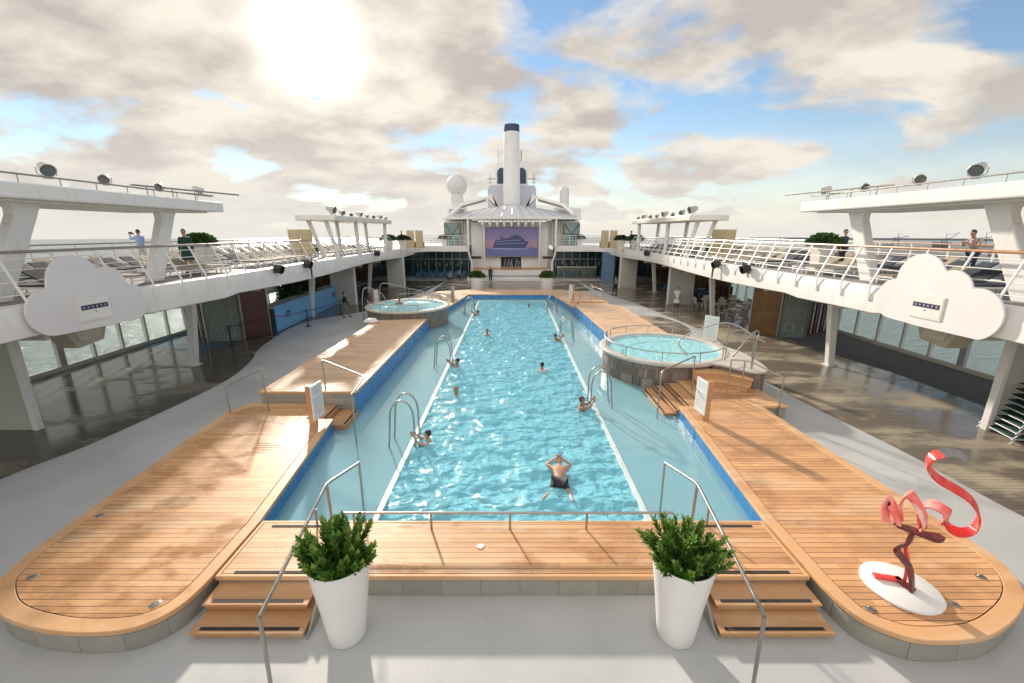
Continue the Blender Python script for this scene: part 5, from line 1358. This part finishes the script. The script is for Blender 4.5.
def front_planter(x, y, label, seed):
    rr = random.Random(seed)
    t = thing('large_planter', label, 'planter', (x,y,0), rr.uniform(0,3), 'large white planters in front of the pool deck')
    b = MB(); b.lathe([(0,0.0),(0.27,0.0),(0.295,0.03),(0.33,0.35),(0.385,0.80),(0.44,1.20),(0.475,1.48),(0.478,1.50),(0.465,1.515),(0.44,1.50),(0.425,1.40),(0.0,1.38)], seg=56)
    b.build('pot', plain('planter_white', (0.80,0.79,0.77), 0.42, 0, 0.04, 1.5), t, smooth=True)
    b = MB(); b.lathe([(0,1.415),(0.2,1.42),(0.425,1.405)], seg=30)
    for v in b.bm.verts: v.co.z += rr.uniform(-.01,.015)
    b.build('soil', SOIL, t)
    b = MB(); tip = MB(); st = MB()
    n = 62
    for k in range(n):
        a = rr.uniform(0, 2*PI); q = (k+0.5)/n
        lean = (q**0.55)*rr.uniform(0.80,1.08)
        base = Vector((0.30*lean*math.cos(a), 0.30*lean*math.sin(a), 1.41))
        d = Vector((math.cos(a)*lean*0.95, math.sin(a)*lean*0.95, 1.0-0.45*lean)).normalized()
        L = rr.uniform(0.40,0.60)*(1-0.12*lean)
        pts = []
        for i in range(8):
            s_ = i/7; pts.append(base + d*L*s_ + Vector((0,0,0.10*s_*s_)) + Vector((rr.uniform(-.008,.008),)*3))
        st.tube(pts, [0.012-0.001*i for i in range(8)], 5)
        m = 30
        for j in range(m):
            s_ = 0.12+0.88*j/m
            i = min(6, int(s_*7)); p = pts[i].lerp(pts[i+1], s_*7-i); ax = (pts[i+1]-pts[i]).normalized()
            ang = j*2.399; o = ax.orthogonal().normalized(); o2 = ax.cross(o)
            side = o*math.cos(ang)+o2*math.sin(ang)
            dd = side*0.8 + ax*lerp(0.55,1.3,s_)
            (tip if s_ > 0.80 and rr.random() < 0.6 else b) and blade(tip if (s_ > 0.78 and rr.random() < 0.55) else b, p, dd, rr.uniform(0.12,0.165)*(1-0.25*s_), rr.uniform(0.027,0.038), ax)
    st.build('stems', STEMM, t)
    b.build('leaves', GREEN1, t); tip.build('lit_tip_leaves', GREEN2, t)
front_planter(-2.74, 5.56, 'large white tapered planter with a bushy green plant beside the left front stairs', 3)
front_planter(2.72, 5.56, 'large white tapered planter with a bushy green plant beside the right front stairs', 9)

# red ribbon bird sculpture
BX, BY = 6.82, 6.05
t = thing('bird_sculpture', 'red ribbon sculpture of a wading bird on a round white base', 'sculpture', (BX,BY,0.45), group=None)
b = MB(); b.lathe([(0,0.0),(0.57-0.01,0.0),(0.57,0.012),(0.57,0.04),(0.57-0.02,0.055),(0,0.055)], (BX,BY,0.45), 64); put(b.build('base', plain('sculpture_base_white', (0.82,0.82,0.81), 0.3, 0, 0.03, 2), smooth=True), t)
def ribbon_mat(name, c0, c1, c2_):
    m, tt, b = nt(name); p = tt.nodes.new('ShaderNodeTexCoord').outputs['Object']
    n_ = noise(tt, p, 2.6, 2, 0.5)
    col = mixc(tt, mapr(tt, n_, 0.38, 0.62), c0, c1); col = mixc(tt, mapr(tt, noise(tt, p, 3.7, 1), 0.60, 0.72), col, c2_)
    tt.links.new(col, b.inputs['Base Color']); b.inputs['Roughness'].default_value = 0.22
    return m
RED = ribbon_mat('ribbon_red', (0.74,0.025,0.03), (0.82,0.08,0.07), (0.88,0.36,0.32))
PINK = ribbon_mat('ribbon_pink', (0.80,0.14,0.12), (0.86,0.38,0.34), (0.92,0.64,0.60))
MAROON = plain('ribbon_maroon', (0.13,0.018,0.018), 0.3, 0, 0.3, 5)
def ribbon(b, pts, wv, th=0.028):
    """flat band swept along pts; wv(i,n) gives the half width vector"""
    pts = catmull(pts, 7); n = len(pts); prev = None
    for i, p in enumerate(pts):
        d = (pts[min(i+1,n-1)]-pts[max(i-1,0)]).normalized(); w = wv(i/(n-1)); w = w - d*w.dot(d); nn = d.cross(w).normalized()*th/2
        r = [b.bm.verts.new(q) for q in (p+w+nn, p+w-nn, p-w-nn, p-w+nn)]
        if prev:
            for k in range(4): b.bm.faces.new((prev[k], prev[(k+1)%4], r[(k+1)%4], r[k]))
        else: b.bm.faces.new(r)
        prev = r
    b.bm.faces.new(prev[::-1])
SP = {'n0': (6.81, 3.1), 'n1': (6.71, 3.03), 'n2': (6.69, 2.89), 'n3': (6.77, 2.76), 'n4': (6.96, 2.6), 'n5': (7.26, 2.43), 'n6': (7.53, 2.26), 'n7': (7.74, 2.03), 'n8': (7.81, 1.83), 'n9': (7.76, 1.64), 'n10': (7.57, 1.59), 'n11': (7.37, 1.68), 'n12': (7.24, 1.83), 'c1': (7.13, 2.05), 'c2': (7.0, 2.1), 'c3': (6.97, 1.89), 'c4': (6.92, 1.68), 'c5': (6.73, 1.99), 'c6': (6.62, 2.27), 'c7': (6.59, 1.99), 'c8': (6.48, 1.83), 'c9': (6.3, 2.16), 'b1': (6.93, 3.12), 'b2': (7.08, 3.09), 'b3': (7.24, 2.98), 'p1': (6.49, 1.7), 'p2': (6.78, 1.62), 'p3': (7.08, 1.52), 'p4': (7.28, 1.52), 'l1': (6.69, 1.42), 'l2': (6.56, 1.26), 'l3': (6.83, 0.91), 'f1': (6.89, 0.23), 'm1': (6.81, 1.24), 'm2': (6.9, 0.91), 'c10': (6.23, 2.07), 'c11': (6.19, 1.85)}
def P3(k, dy=0.0): x, z = SP[k]; return (x, BY+dy, z)
neck = [P3('n0',-0.05),P3('n1',-0.03),P3('n2'),P3('n3'),P3('n4'),P3('n5'),P3('n6'),P3('n7'),P3('n8'),P3('n9'),P3('n10'),P3('n11'),P3('n12',0.0)]
b = MB(); ribbon(b, neck, lambda u: Vector((0.045, 0.07, 0.045))); put(b.build('neck', RED, smooth=True), t)
beak = [P3('n0',-0.05),P3('b1',-0.05),P3('b2',-0.05),P3('b3',-0.05)]
b = MB(); ribbon(b, beak, lambda u: Vector((0.03, 0.08*(1-0.9*u), 0.04)), 0.024); put(b.build('beak', plain('beak_grey', (0.22,0.22,0.22), 0.3), smooth=True), t)
body = [P3('n12',0.0),P3('c1',-0.12),P3('c2',0.06),P3('c3',0.16),P3('c4',0.0),P3('c5',-0.14),P3('c6',0.08),P3('c7',0.14),P3('c8',-0.02),P3('c9',0.06),P3('c10',0.04),P3('c11',-0.08)]
b = MB(); ribbon(b, body, lambda u: Vector((0.10, 0.075*(1-0.35*max(0,u-0.7)/0.3), 0.02))); put(b.build('body_ribbon', PINK, smooth=True), t)
b = MB(); ribbon(b, [P3('p1',0.05),P3('p2',0.0),P3('p3',-0.02),P3('p4',0.0)], lambda u: Vector((0.0,0.05+0.10*math.sin(u*PI),0.0)), 0.03); put(b.build('belly_plate', MAROON, smooth=True), t)
zb = 0.506
b = MB(); ribbon(b, [P3('p2',0.0),P3('l1',-0.05),P3('l2',-0.02),P3('l3',-0.05),(SP['f1'][0],BY-0.14,zb)], lambda u: Vector((0.055-0.01*math.cos(u*6),0.03,0)), 0.05); put(b.build('leg', MAROON, smooth=True), t)
b = MB(); ribbon(b, [P3('p2',0.02),P3('m1',0.08),P3('m2',0.06),(SP['m2'][0]+0.04,BY+0.06,zb)], lambda u: Vector((0.04,0.03,0)), 0.045); put(b.build('leg', RED, smooth=True), t)
b = MB(); b.obox((BX-0.13,BY+0.14,zb+0.03),(0.42,0.11,0.05),(0,0,R(-14))); put(b.build('foot', RED, bevel=0.012), t)
b = MB(); b.obox((BX+0.05,BY+0.0,zb+0.03),(0.12,0.30,0.05),(0,0,R(12))); put(b.build('foot', MAROON, bevel=0.012), t)

# ================================================================== PEOPLE
SKIN = plain('skin', (0.46,0.27,0.18), 0.5, 0, 0.08, 5)
SKIN_T = plain('tanned_skin', (0.34,0.17,0.10), 0.5, 0, 0.08, 5)
HAIRS = {'dark': plain('dark_hair', (0.02,0.015,0.012), 0.6), 'brown': plain('brown_hair', (0.09,0.05,0.03), 0.6), 'bald': None, 'fair': plain('fair_hair', (0.28,0.18,0.09), 0.6)}
def skin_mesh(name, verts, edges, radii, mat, root=0, sub=1, parent=None):
    me = bpy.data.meshes.new(name); me.from_pydata([tuple(v) for v in verts], edges, [])
    o = bpy.data.objects.new(name, me); COL.objects.link(o)
    m = o.modifiers.new('s', 'SKIN'); m.use_smooth_shade = True
    for i, r in enumerate(radii):
        sv = me.skin_vertices[0].data[i]; sv.radius = (r, r) if not isinstance(r, tuple) else r; sv.use_root = (i == root)
    s = o.modifiers.new('u', 'SUBSURF'); s.levels = sub; s.render_levels = sub
    dg = bpy.context.evaluated_depsgraph_get(); ev = o.evaluated_get(dg); nm = bpy.data.meshes.new_from_object(ev)
    o.modifiers.clear(); old = o.data; o.data = nm; bpy.data.meshes.remove(old); nm.name = name
    nm.materials.clear(); nm.materials.append(mat)
    for p in nm.polygons: p.use_smooth = True
    if parent: o.parent = parent
    return o
BASE = dict(pelvis=(0,0,.93), waist=(0,0,1.08), chest=(0,0,1.27), neck0=(0,0,1.43), neck1=(0,0.01,1.50), head0=(0,0.015,1.58), head1=(0,0.01,1.67),
    shL=(-.17,0,1.39), elL=(-.21,-.02,1.12), wrL=(-.22,.06,.88), shR=(.17,0,1.39), elR=(.21,-.02,1.12), wrR=(.22,.06,.88),
    hpL=(-.09,0,.89), knL=(-.10,.02,.49), anL=(-.10,-.01,.08), toL=(-.12,.14,.03), hpR=(.09,0,.89), knR=(.10,.02,.49), anR=(.10,-.01,.08), toR=(.12,.14,.03))
RAD = dict(pelvis=.125, waist=.112, chest=.135, neck0=.07, neck1=.052, head0=.080, head1=.088, shL=.058, elL=.040, wrL=.026, shR=.058, elR=.040, wrR=.026,
    hpL=.088, knL=.055, anL=.037, toL=.032, hpR=.088, knR=.055, anR=.037, toR=.032)
EDG = [('pelvis','waist'),('waist','chest'),('chest','neck0'),('neck0','neck1'),('neck1','head0'),('head0','head1'),('chest','shL'),('shL','elL'),('elL','wrL'),('chest','shR'),('shR','elR'),('elR','wrR'),
    ('pelvis','hpL'),('hpL','knL'),('knL','anL'),('anL','toL'),('pelvis','hpR'),('hpR','knR'),('knR','anR'),('anR','toR')]
PSC = 1.17
def person(label, loc, rz, pose=None, top=None, bottom=None, shorts=False, hair='dark', sleeves='long', skin=None, rot=None, name='person', shoes=None, longhair=False, coat=False):
    J = {k: Vector(v) for k, v in BASE.items()}
    for k, v in (pose or {}).items(): J[k] = Vector(v)
    t = thing(name, label, 'person', loc, rz)
    t.scale = (PSC,)*3
    if rot: t.rotation_euler = rot
    skm = skin or SKIN
    names = list(J); verts = [J[n] for n in names]; idx = {n: i for i, n in enumerate(names)}; rad = [RAD[n] for n in names]
    edges = [(idx[a], idx[b]) for a, b in EDG]
    # hands: palm and five fingers that curl
    for sd_ in 'LR':
        w = J['wr'+sd_]; d = (w-J['el'+sd_]).normalized(); sx = -1 if sd_ == 'L' else 1
        acr = d.cross(Vector((sx,0.2,0))).normalized(); 
        pi = len(verts); verts.append(w+d*0.06); rad.append(.028); edges.append((idx['wr'+sd_], pi))
        for f in range(4):
            off = acr*(-0.030+0.020*f); L = (.062,.072,.068,.052)[f]
            a_ = len(verts); verts.append(w+d*0.105+off); rad.append(.0092); edges.append((pi, a_))
            verts.append(w+d*(0.105+L*0.5)+off+Vector((-sx*0.010,0,0))); rad.append(.0085); edges.append((a_, a_+1))
            verts.append(w+d*(0.105+L*0.9)+off+Vector((-sx*0.030,0,0))); rad.append(.007); edges.append((a_+1, a_+2))
        a_ = len(verts); verts.append(w+d*0.05-acr*0.045); rad.append(.011); edges.append((pi, a_))
        verts.append(w+d*0.09-acr*0.062); rad.append(.009); edges.append((a_, a_+1))
    body = skin_mesh('body', verts, edges, rad, skm, idx['pelvis'], 1, t)
    # facial features joined into the same body mesh
    hd = J['head0'].lerp(J['head1'], 0.5); up = (J['head1']-J['neck1']).normalized()
    fw = Vector((pose or {}).get('face', (0,1,0))); fw = (fw-up*fw.dot(up)).normalized(); rt = fw.cross(up)
    bm = bmesh.new(); bm.from_mesh(body.data)
    m4 = Matrix((( *rt, ), (*fw,), (*up,))).transposed().to_4x4()
    def add(cn, sc_): bmesh.ops.create_uvsphere(bm, u_segments=10, v_segments=7, radius=1, matrix=Matrix.Translation(cn) @ m4 @ Matrix.Diagonal((*sc_,1)))
    add(hd+up*0.01, (.074,.092,.112)); add(hd+fw*0.093-up*0.012, (.012,.018,.022)); add(hd+fw*0.078-up*0.055, (.025,.012,.008))
    for q in (-1,1): add(hd+rt*0.076*q-up*0.01, (.012,.018,.028)); add(hd+fw*0.084+rt*0.030*q+up*0.012, (.012,.008,.008))
    bm.to_mesh(body.data); bm.free()
    for p in body.data.polygons: p.use_smooth = True
    if HAIRS.get(hair):
        b = MB()
        bmesh.ops.create_uvsphere(b.bm, u_segments=14, v_segments=10, radius=1, matrix=Matrix.Translation(hd+up*0.034-fw*0.016) @ m4 @ Matrix.Diagonal((.084,.095,.100,1)))
        dl = [v for v in b.bm.verts if (v.co-hd).dot(fw) > 0.035 and (v.co-hd).dot(up) < 0.062]
        bmesh.ops.delete(b.bm, geom=dl, context='VERTS')
        if longhair:
            b.tube([tuple(hd-fw*0.07+up*0.04), tuple(hd-fw*0.095-up*0.06), tuple(hd-fw*0.09-up*0.17), tuple(hd-fw*0.08-up*0.26)], [.07,.075,.06,.03], 8)
        hr = b.build('hair', HAIRS[hair], t, smooth='all')
    def cloth(nme, keys, grow, mat, trims=()):
        vv, rr_, ii = [], [], {}
        for k in keys:
            ii[k] = len(vv); vv.append(J[k]); rr_.append(RAD[k]*grow+0.008)
        ee = [(ii[a], ii[b]) for a, b in EDG if a in ii and b in ii]
        for (a, b_, u) in trims:
            k = len(vv); vv.append(J[a].lerp(J[b_], u)); rr_.append(lerp(RAD[a], RAD[b_], u)*grow+0.012); ee.append((ii[a], k))
        return skin_mesh(nme, vv, ee, rr_, mat, 0, 1, t)
    if top:
        if sleeves == 'long': cloth('top', ['pelvis','waist','chest','shL','elL','shR','elR'], 1.13, top, [('elL','wrL',.9),('elR','wrR',.9),('chest','neck0',.8)])
        else: cloth('top', ['pelvis','waist','chest','shL','shR'], 1.13, top, [('shL','elL',.65),('shR','elR',.65),('chest','neck0',.8)])
    if bottom:
        if shorts: cloth('shorts', ['pelvis','hpL','hpR'], 1.15, bottom, [('hpL','knL',.75),('hpR','knR',.75)])
        else: cloth('trousers', ['pelvis','hpL','hpR','knL','knR'], 1.13, bottom, [('knL','anL',.92),('knR','anR',.92)])
    if coat:
        b = MB(); b.lathe([(0.15,1.1),(0.19,0.9),(0.22,0.55)], seg=16, sy=0.8); b.build('skirt', top, t, smooth='all')
    if shoes:
        for sd_ in 'LR':
            a, c_ = J['an'+sd_], J['to'+sd_]; dd = (c_-a); dd.z = 0; dd.normalize()
            skin_mesh('shoe', [a+Vector((0,0,-0.03))-dd*0.05, a+Vector((0,0,-0.045))+dd*0.06, c_+dd*0.03], [(0,1),(1,2)], [.043,.045,.036], shoes, 0, 1, t)
    return t
def clothm(n, c): return plain(n, c, 0.8, 0, 0.15, 6)
BLUE_S = clothm('pale_blue_shirt', (0.30,0.40,0.68)); CREAM = clothm('cream_trousers', (0.62,0.60,0.57)); BLK = clothm('black_cloth', (0.018,0.02,0.022)); DKG = clothm('dark_green_cloth', (0.02,0.06,0.05))
GRY = clothm('grey_cloth', (0.16,0.17,0.18)); WHT = clothm('white_cloth', (0.72,0.70,0.72)); NVY = clothm('navy_cloth', (0.02,0.03,0.07)); PNK = clothm('dusty_pink_cloth', (0.42,0.27,0.27)); BRN = clothm('brown_cloth', (0.10,0.07,0.05)); LGT = clothm('light_check_cloth', (0.45,0.36,0.36))
# on the left promenade
photog = person('person in a pale blue shirt holding up a phone by the outer rail', (-20.35,23.6,DZ), R(75),
    dict(elL=(-.20,.22,1.30), wrL=(-.10,.40,1.50), elR=(.20,.22,1.30), wrR=(.10,.40,1.50), knL=(-.12,.05,.48), anR=(.16,-.14,.08), toR=(.18,.0,.03)), BLUE_S, CREAM, False, 'brown', 'long', shoes=WHT)
ph = MB(); ph.box((-0.09,0.47,1.52),(0.09,0.482,1.63)); o = ph.build('phone', BLACK); o.location = photog.location; o.rotation_euler = photog.rotation_euler; o.scale = (PSC,)*3
tag(o, 'dark phone held up by the person in the pale blue shirt', 'phone')
person('person in a black coat standing behind the left canopy fin beside the white planter', (-15.15,20.0,DZ), R(200), None, DKG, None, True, 'dark', 'long', shoes=BLACK, coat=True)
person('person leaning at the rail behind the leftmost canopy fin', (-16.1,13.5,DZ), R(60), dict(chest=(0,.1,1.25),neck0=(0,.17,1.39),neck1=(0,.20,1.45),head0=(0,.24,1.52),head1=(0,.26,1.60),shL=(-.17,.1,1.36),shR=(.17,.1,1.36),elL=(-.2,.25,1.14),elR=(.2,.25,1.14),wrL=(-.12,.42,1.16),wrR=(.12,.42,1.16)), GRY, NVY, False, 'brown', shoes=BLACK)
# right promenade
person('person in dark clothes standing behind the right canopy fin', (18.0,23.4,DZ), R(200), None, NVY, BLK, False, 'dark', shoes=BLACK)
person('person in a checked top leaning on the outer rail far right', (19.9,18.5,DZ), R(95), dict(chest=(0,.08,1.25),neck0=(0,.13,1.40),neck1=(0,.16,1.46),head0=(0,.20,1.54),head1=(0,.21,1.62),elL=(-.24,.2,1.12),wrL=(-.06,.40,1.22),elR=(.24,.2,1.12),wrR=(.08,.42,1.24)), LGT, NVY, False, 'dark', 'short', shoes=BLACK)
person('person in dark clothes by the rail at the bend of the left promenade', (-13.9,54.5,DZ), R(120), None, BLK, PNK, False, 'dark', shoes=BLACK)
person('person in black standing right of the far canopy on the right promenade', (13.9,50.5,DZ), R(90), None, BLK, BLK, False, 'dark')
WALK = dict(knL=(-.10,.16,.50), anL=(-.10,.24,.09), toL=(-.11,.38,.05), knR=(.10,.02,.49), anR=(.10,-.24,.14), toR=(.11,-.12,.04), elL=(-.22,-.12,1.13), wrL=(-.22,-.10,.88), elR=(.22,.05,1.12), wrR=(.21,.25,.95))
person('person in a dark jacket and grey trousers walking past the blue counter', (-13.0,32.4,0), R(-60), WALK, BLK, GRY, False, 'dark', shoes=BLACK)
person('person in a long white top by the tables under the right promenade', (14.1,35.6,0), R(160), None, WHT, BRN, False, 'dark', 'short', coat=True)
tall = person('person with a dark backpack standing by the far right column', (10.95,44.6,0), R(10), WALK, BLK, BLK, False, 'dark', shoes=BLACK)
b = MB(); b.obox((0,-0.22,1.22),(0.32,0.2,0.5)); b.ball((0,-0.3,1.12),0.13,(1,.6,1)); b.build('backpack', GRY, tall, bevel=0.04)
person('person in black standing in front of the white stage', (-2.9,57.0,0), R(180), None, BLK, BLK, False, 'dark')
SIT = dict(pelvis=(0,0,.50), waist=(0,.02,.66), chest=(0,.05,.86), neck0=(0,.08,1.02), neck1=(0,.10,1.09), head0=(0,.13,1.17), head1=(0,.14,1.26), shL=(-.17,.05,.98), shR=(.17,.05,.98), elL=(-.22,.12,.74), elR=(.22,.12,.74), wrL=(-.12,.36,.72), wrR=(.12,.36,.72),
    hpL=(-.10,.03,.48), hpR=(.10,.03,.48), knL=(-.12,.45,.50), knR=(.12,.45,.50), anL=(-.12,.42,.09), anR=(.12,.42,.09), toL=(-.13,.56,.04), toR=(.13,.56,.04))
person('person in dark clothes sitting on the left stage corner', (-5.2,57.45,0.06), R(170), SIT, BLK, BRN, False, 'dark')
person('person in grey sitting left of the stage', (-7.3,58.6,0.0), R(200), SIT, GRY, BLK, False, 'dark')
# swimmers
def swimmer(x, y, z, rz, label, pose=None, hair='dark', trunks=None, top=None, skin=None, rot=None):
    return person(label, (x,y,z), rz, pose, top, trunks, True, hair, 'short', skin or SKIN_T, rot)
TREAD = dict(elL=(-.30,.10,1.20), wrL=(-.38,.30,1.22), elR=(.30,.10,1.20), wrR=(.38,.30,1.22), knL=(-.16,.2,.5), knR=(.16,.15,.52), anL=(-.18,0,.15), anR=(.18,-.05,.18))
HOLD = dict(elL=(-.16,.22,1.42), wrL=(-.10,.36,1.60), elR=(.16,.20,1.42), wrR=(.10,.34,1.56), knL=(-.12,.2,.5), knR=(.12,.15,.52))
swz = lambda up: 0.0 - (1.76-up)*PSC
PRINTS = clothm('patterned_trunks', (0.03,0.03,0.045)); WHS = clothm('white_swim_top', (0.6,0.6,0.6)); NVT = clothm('navy_trunks', (0.01,0.02,0.06))
# the large swimmer on his front in the near part, head away from the viewer, arms folded to the head
FLOAT = dict(elL=(-.30,.02,1.52), wrL=(-.09,-.04,1.66), elR=(.30,.02,1.52), wrR=(.09,-.04,1.66), shL=(-.19,0,1.40), shR=(.19,0,1.40),
    knL=(-.22,-.05,.60), anL=(-.34,-.17,.36), toL=(-.40,-.20,.27), knR=(.20,-.04,.60), anR=(.24,-.16,.34), toR=(.27,-.20,.24), hpL=(-.12,0,.89), hpR=(.10,0,.89))
swimmer(1.20,8.85,-0.25,0,'swimmer in dark patterned trunks floating face down near the front of the pool', FLOAT, 'bald', PRINTS, None, SKIN, (R(-76),0,R(-4)))
swimmer(-2.3,16.2,swz(.34),R(190),'swimmer with reddish hair alone near the left side of the pool', TREAD, 'fair', NVT)
swimmer(1.45,19.2,swz(.42),R(20),'dark-haired swimmer in a light top in the middle right of the pool', TREAD, 'dark', NVT, WHS)
swimmer(-1.62,26.6,swz(.38),R(170),'swimmer with only the head out in the middle left of the pool', TREAD, 'brown', NVT)
swimmer(1.5,36.6,swz(.36),R(160),'farthest swimmer near the far end of the pool', TREAD, 'dark', NVT)
swimmer(2.62,14.75,swz(.46),R(-90),'swimmer holding the near right ladder rails', HOLD, 'brown', NVT)
swimmer(-2.68,12.2,swz(.36),R(90),'swimmer at the near left ladder rails', HOLD, 'dark', NVT, None, SKIN)
swimmer(-2.72,20.0,swz(.38),R(90),'swimmer at the second left ladder rails', HOLD, 'dark', NVT)
swimmer(-2.75,33.3,swz(.38),R(90),'swimmer at the far left ladder rails', HOLD, 'brown', NVT)
swimmer(2.68,25.2,swz(.38),R(-90),'swimmer at the second right ladder rails', HOLD, 'brown', NVT)
swimmer(-8.45,31.3,1.24-(1.76-.48)*PSC,R(175),'bather sitting in the far left hot tub', TREAD, 'brown', NVT)

# bicycles / prams by the stage
def pram(x, y, rz, label):
    t = thing('pushchair', label, 'pushchair', (x,y,0), rz)
    for (wx, wy) in ((-.25,-.3),(.25,-.3),(-.25,.35),(.25,.35)):
        b = MB(); b.tube([(wx,wy+0.16*math.cos(a),0.17+0.16*math.sin(a)) for a in [2*PI*k/14 for k in range(14)]], 0.025, 6, closed=True); b.build('wheel', RUBBER, t)
    b = MB(); b.obox((0,0.0,0.62),(0.45,0.6,0.12),(R(15),0,0)); b.obox((0,-0.25,0.9),(0.45,0.1,0.6),(R(15),0,0)); b.build('seat', clothm('grey_cloth2',(0.3,0.3,0.33)), t, bevel=0.03)
    b = MB(); b.tube([(-.25,-.45,1.15),(-.25,.35,0.2)], 0.02, 6); b.build('frame', STEEL, t)
    b = MB(); b.tube([(.25,-.45,1.15),(.25,.35,0.2)], 0.02, 6); b.build('frame', STEEL, t)
    b = MB(); b.tube([(-.25,-.45,1.15),(.25,-.45,1.15)], 0.025, 6); b.build('handle', BLACK, t)
pram(-8.6,58.3,0.6,'light pushchair parked left of the stage')

# harbour on the starboard horizon
rr = random.Random(21)
CRN = plain('crane_blue_grey', (0.14,0.17,0.20), 0.7); WHS2 = plain('warehouse_pale', (0.42,0.42,0.42), 0.7); WHS3 = plain('warehouse_dark', (0.13,0.14,0.15), 0.7)
wordsC = ['first','second','third','fourth','fifth','sixth','seventh','eighth','ninth','tenth','eleventh','twelfth']
for k in range(10):
    az = R(42 + k*2.9 + rr.uniform(-.5,.5)); D = 1250
    x, y = D*math.sin(az), D*math.cos(az)
    t = thing('harbour_crane', 'harbour crane on the right horizon, %s from the left' % wordsC[k], 'crane', (x,y,-26), -az, 'harbour cranes on the right horizon')
    b = MB()
    for lx in (-7,7): b.box((lx-1,-7,0),(lx+1,-5,32)); b.box((lx-1,5,0),(lx+1,7,32))
    b.box((-8,-7,22),(8,7,24)); b.build('gantry', CRN, t)
    b = MB(); b.tube([(-12,0,31),(14,0,33),(34,0,52 if k % 3 else 36)], 1.0, 4); b.tube([(4,0,33),(2,0,46)], 0.8, 4); b.tube([(2,0,46),(30,0,49 if k % 3 else 36)], 0.4, 4); b.build('boom', CRN, t); t.scale = (0.55,0.55,rr.uniform(0.5,0.72))
for k in range(12):
    az = R(40.5 + k*2.4 + rr.uniform(-.6,.6)); D = rr.uniform(900,1350)
    x, y = D*math.sin(az), D*math.cos(az); w = rr.uniform(22,60); h = rr.uniform(5,11)
    t = thing('warehouse', '%s %s warehouse from the left on the right horizon' % (wordsC[k], 'pale' if k % 2 else 'dark'), 'warehouse', (x,y,-27.5), -az, 'port warehouses on the right horizon')
    b = MB(); b.box((-w/2,-8,0),(w/2,8,h)); b.build('walls', WHS2 if k % 2 else WHS3, t)
    b = MB(); b.prism([(-8.5,h),(8.5,h),(0,h+3)], -w/2-1, w/2+1, axis='x'); b.build('roof', WHS3, t)
b = MB()
b.prism([(880*math.sin(R(a)), 880*math.cos(R(a))) for a in range(40,74,3)] + [(1560*math.sin(R(a)), 1560*math.cos(R(a))) for a in range(73,39,-3)], -31, -27.4)
struct(b.build('quay', plain('quay_grey', (0.17,0.18,0.18), 0.9)))
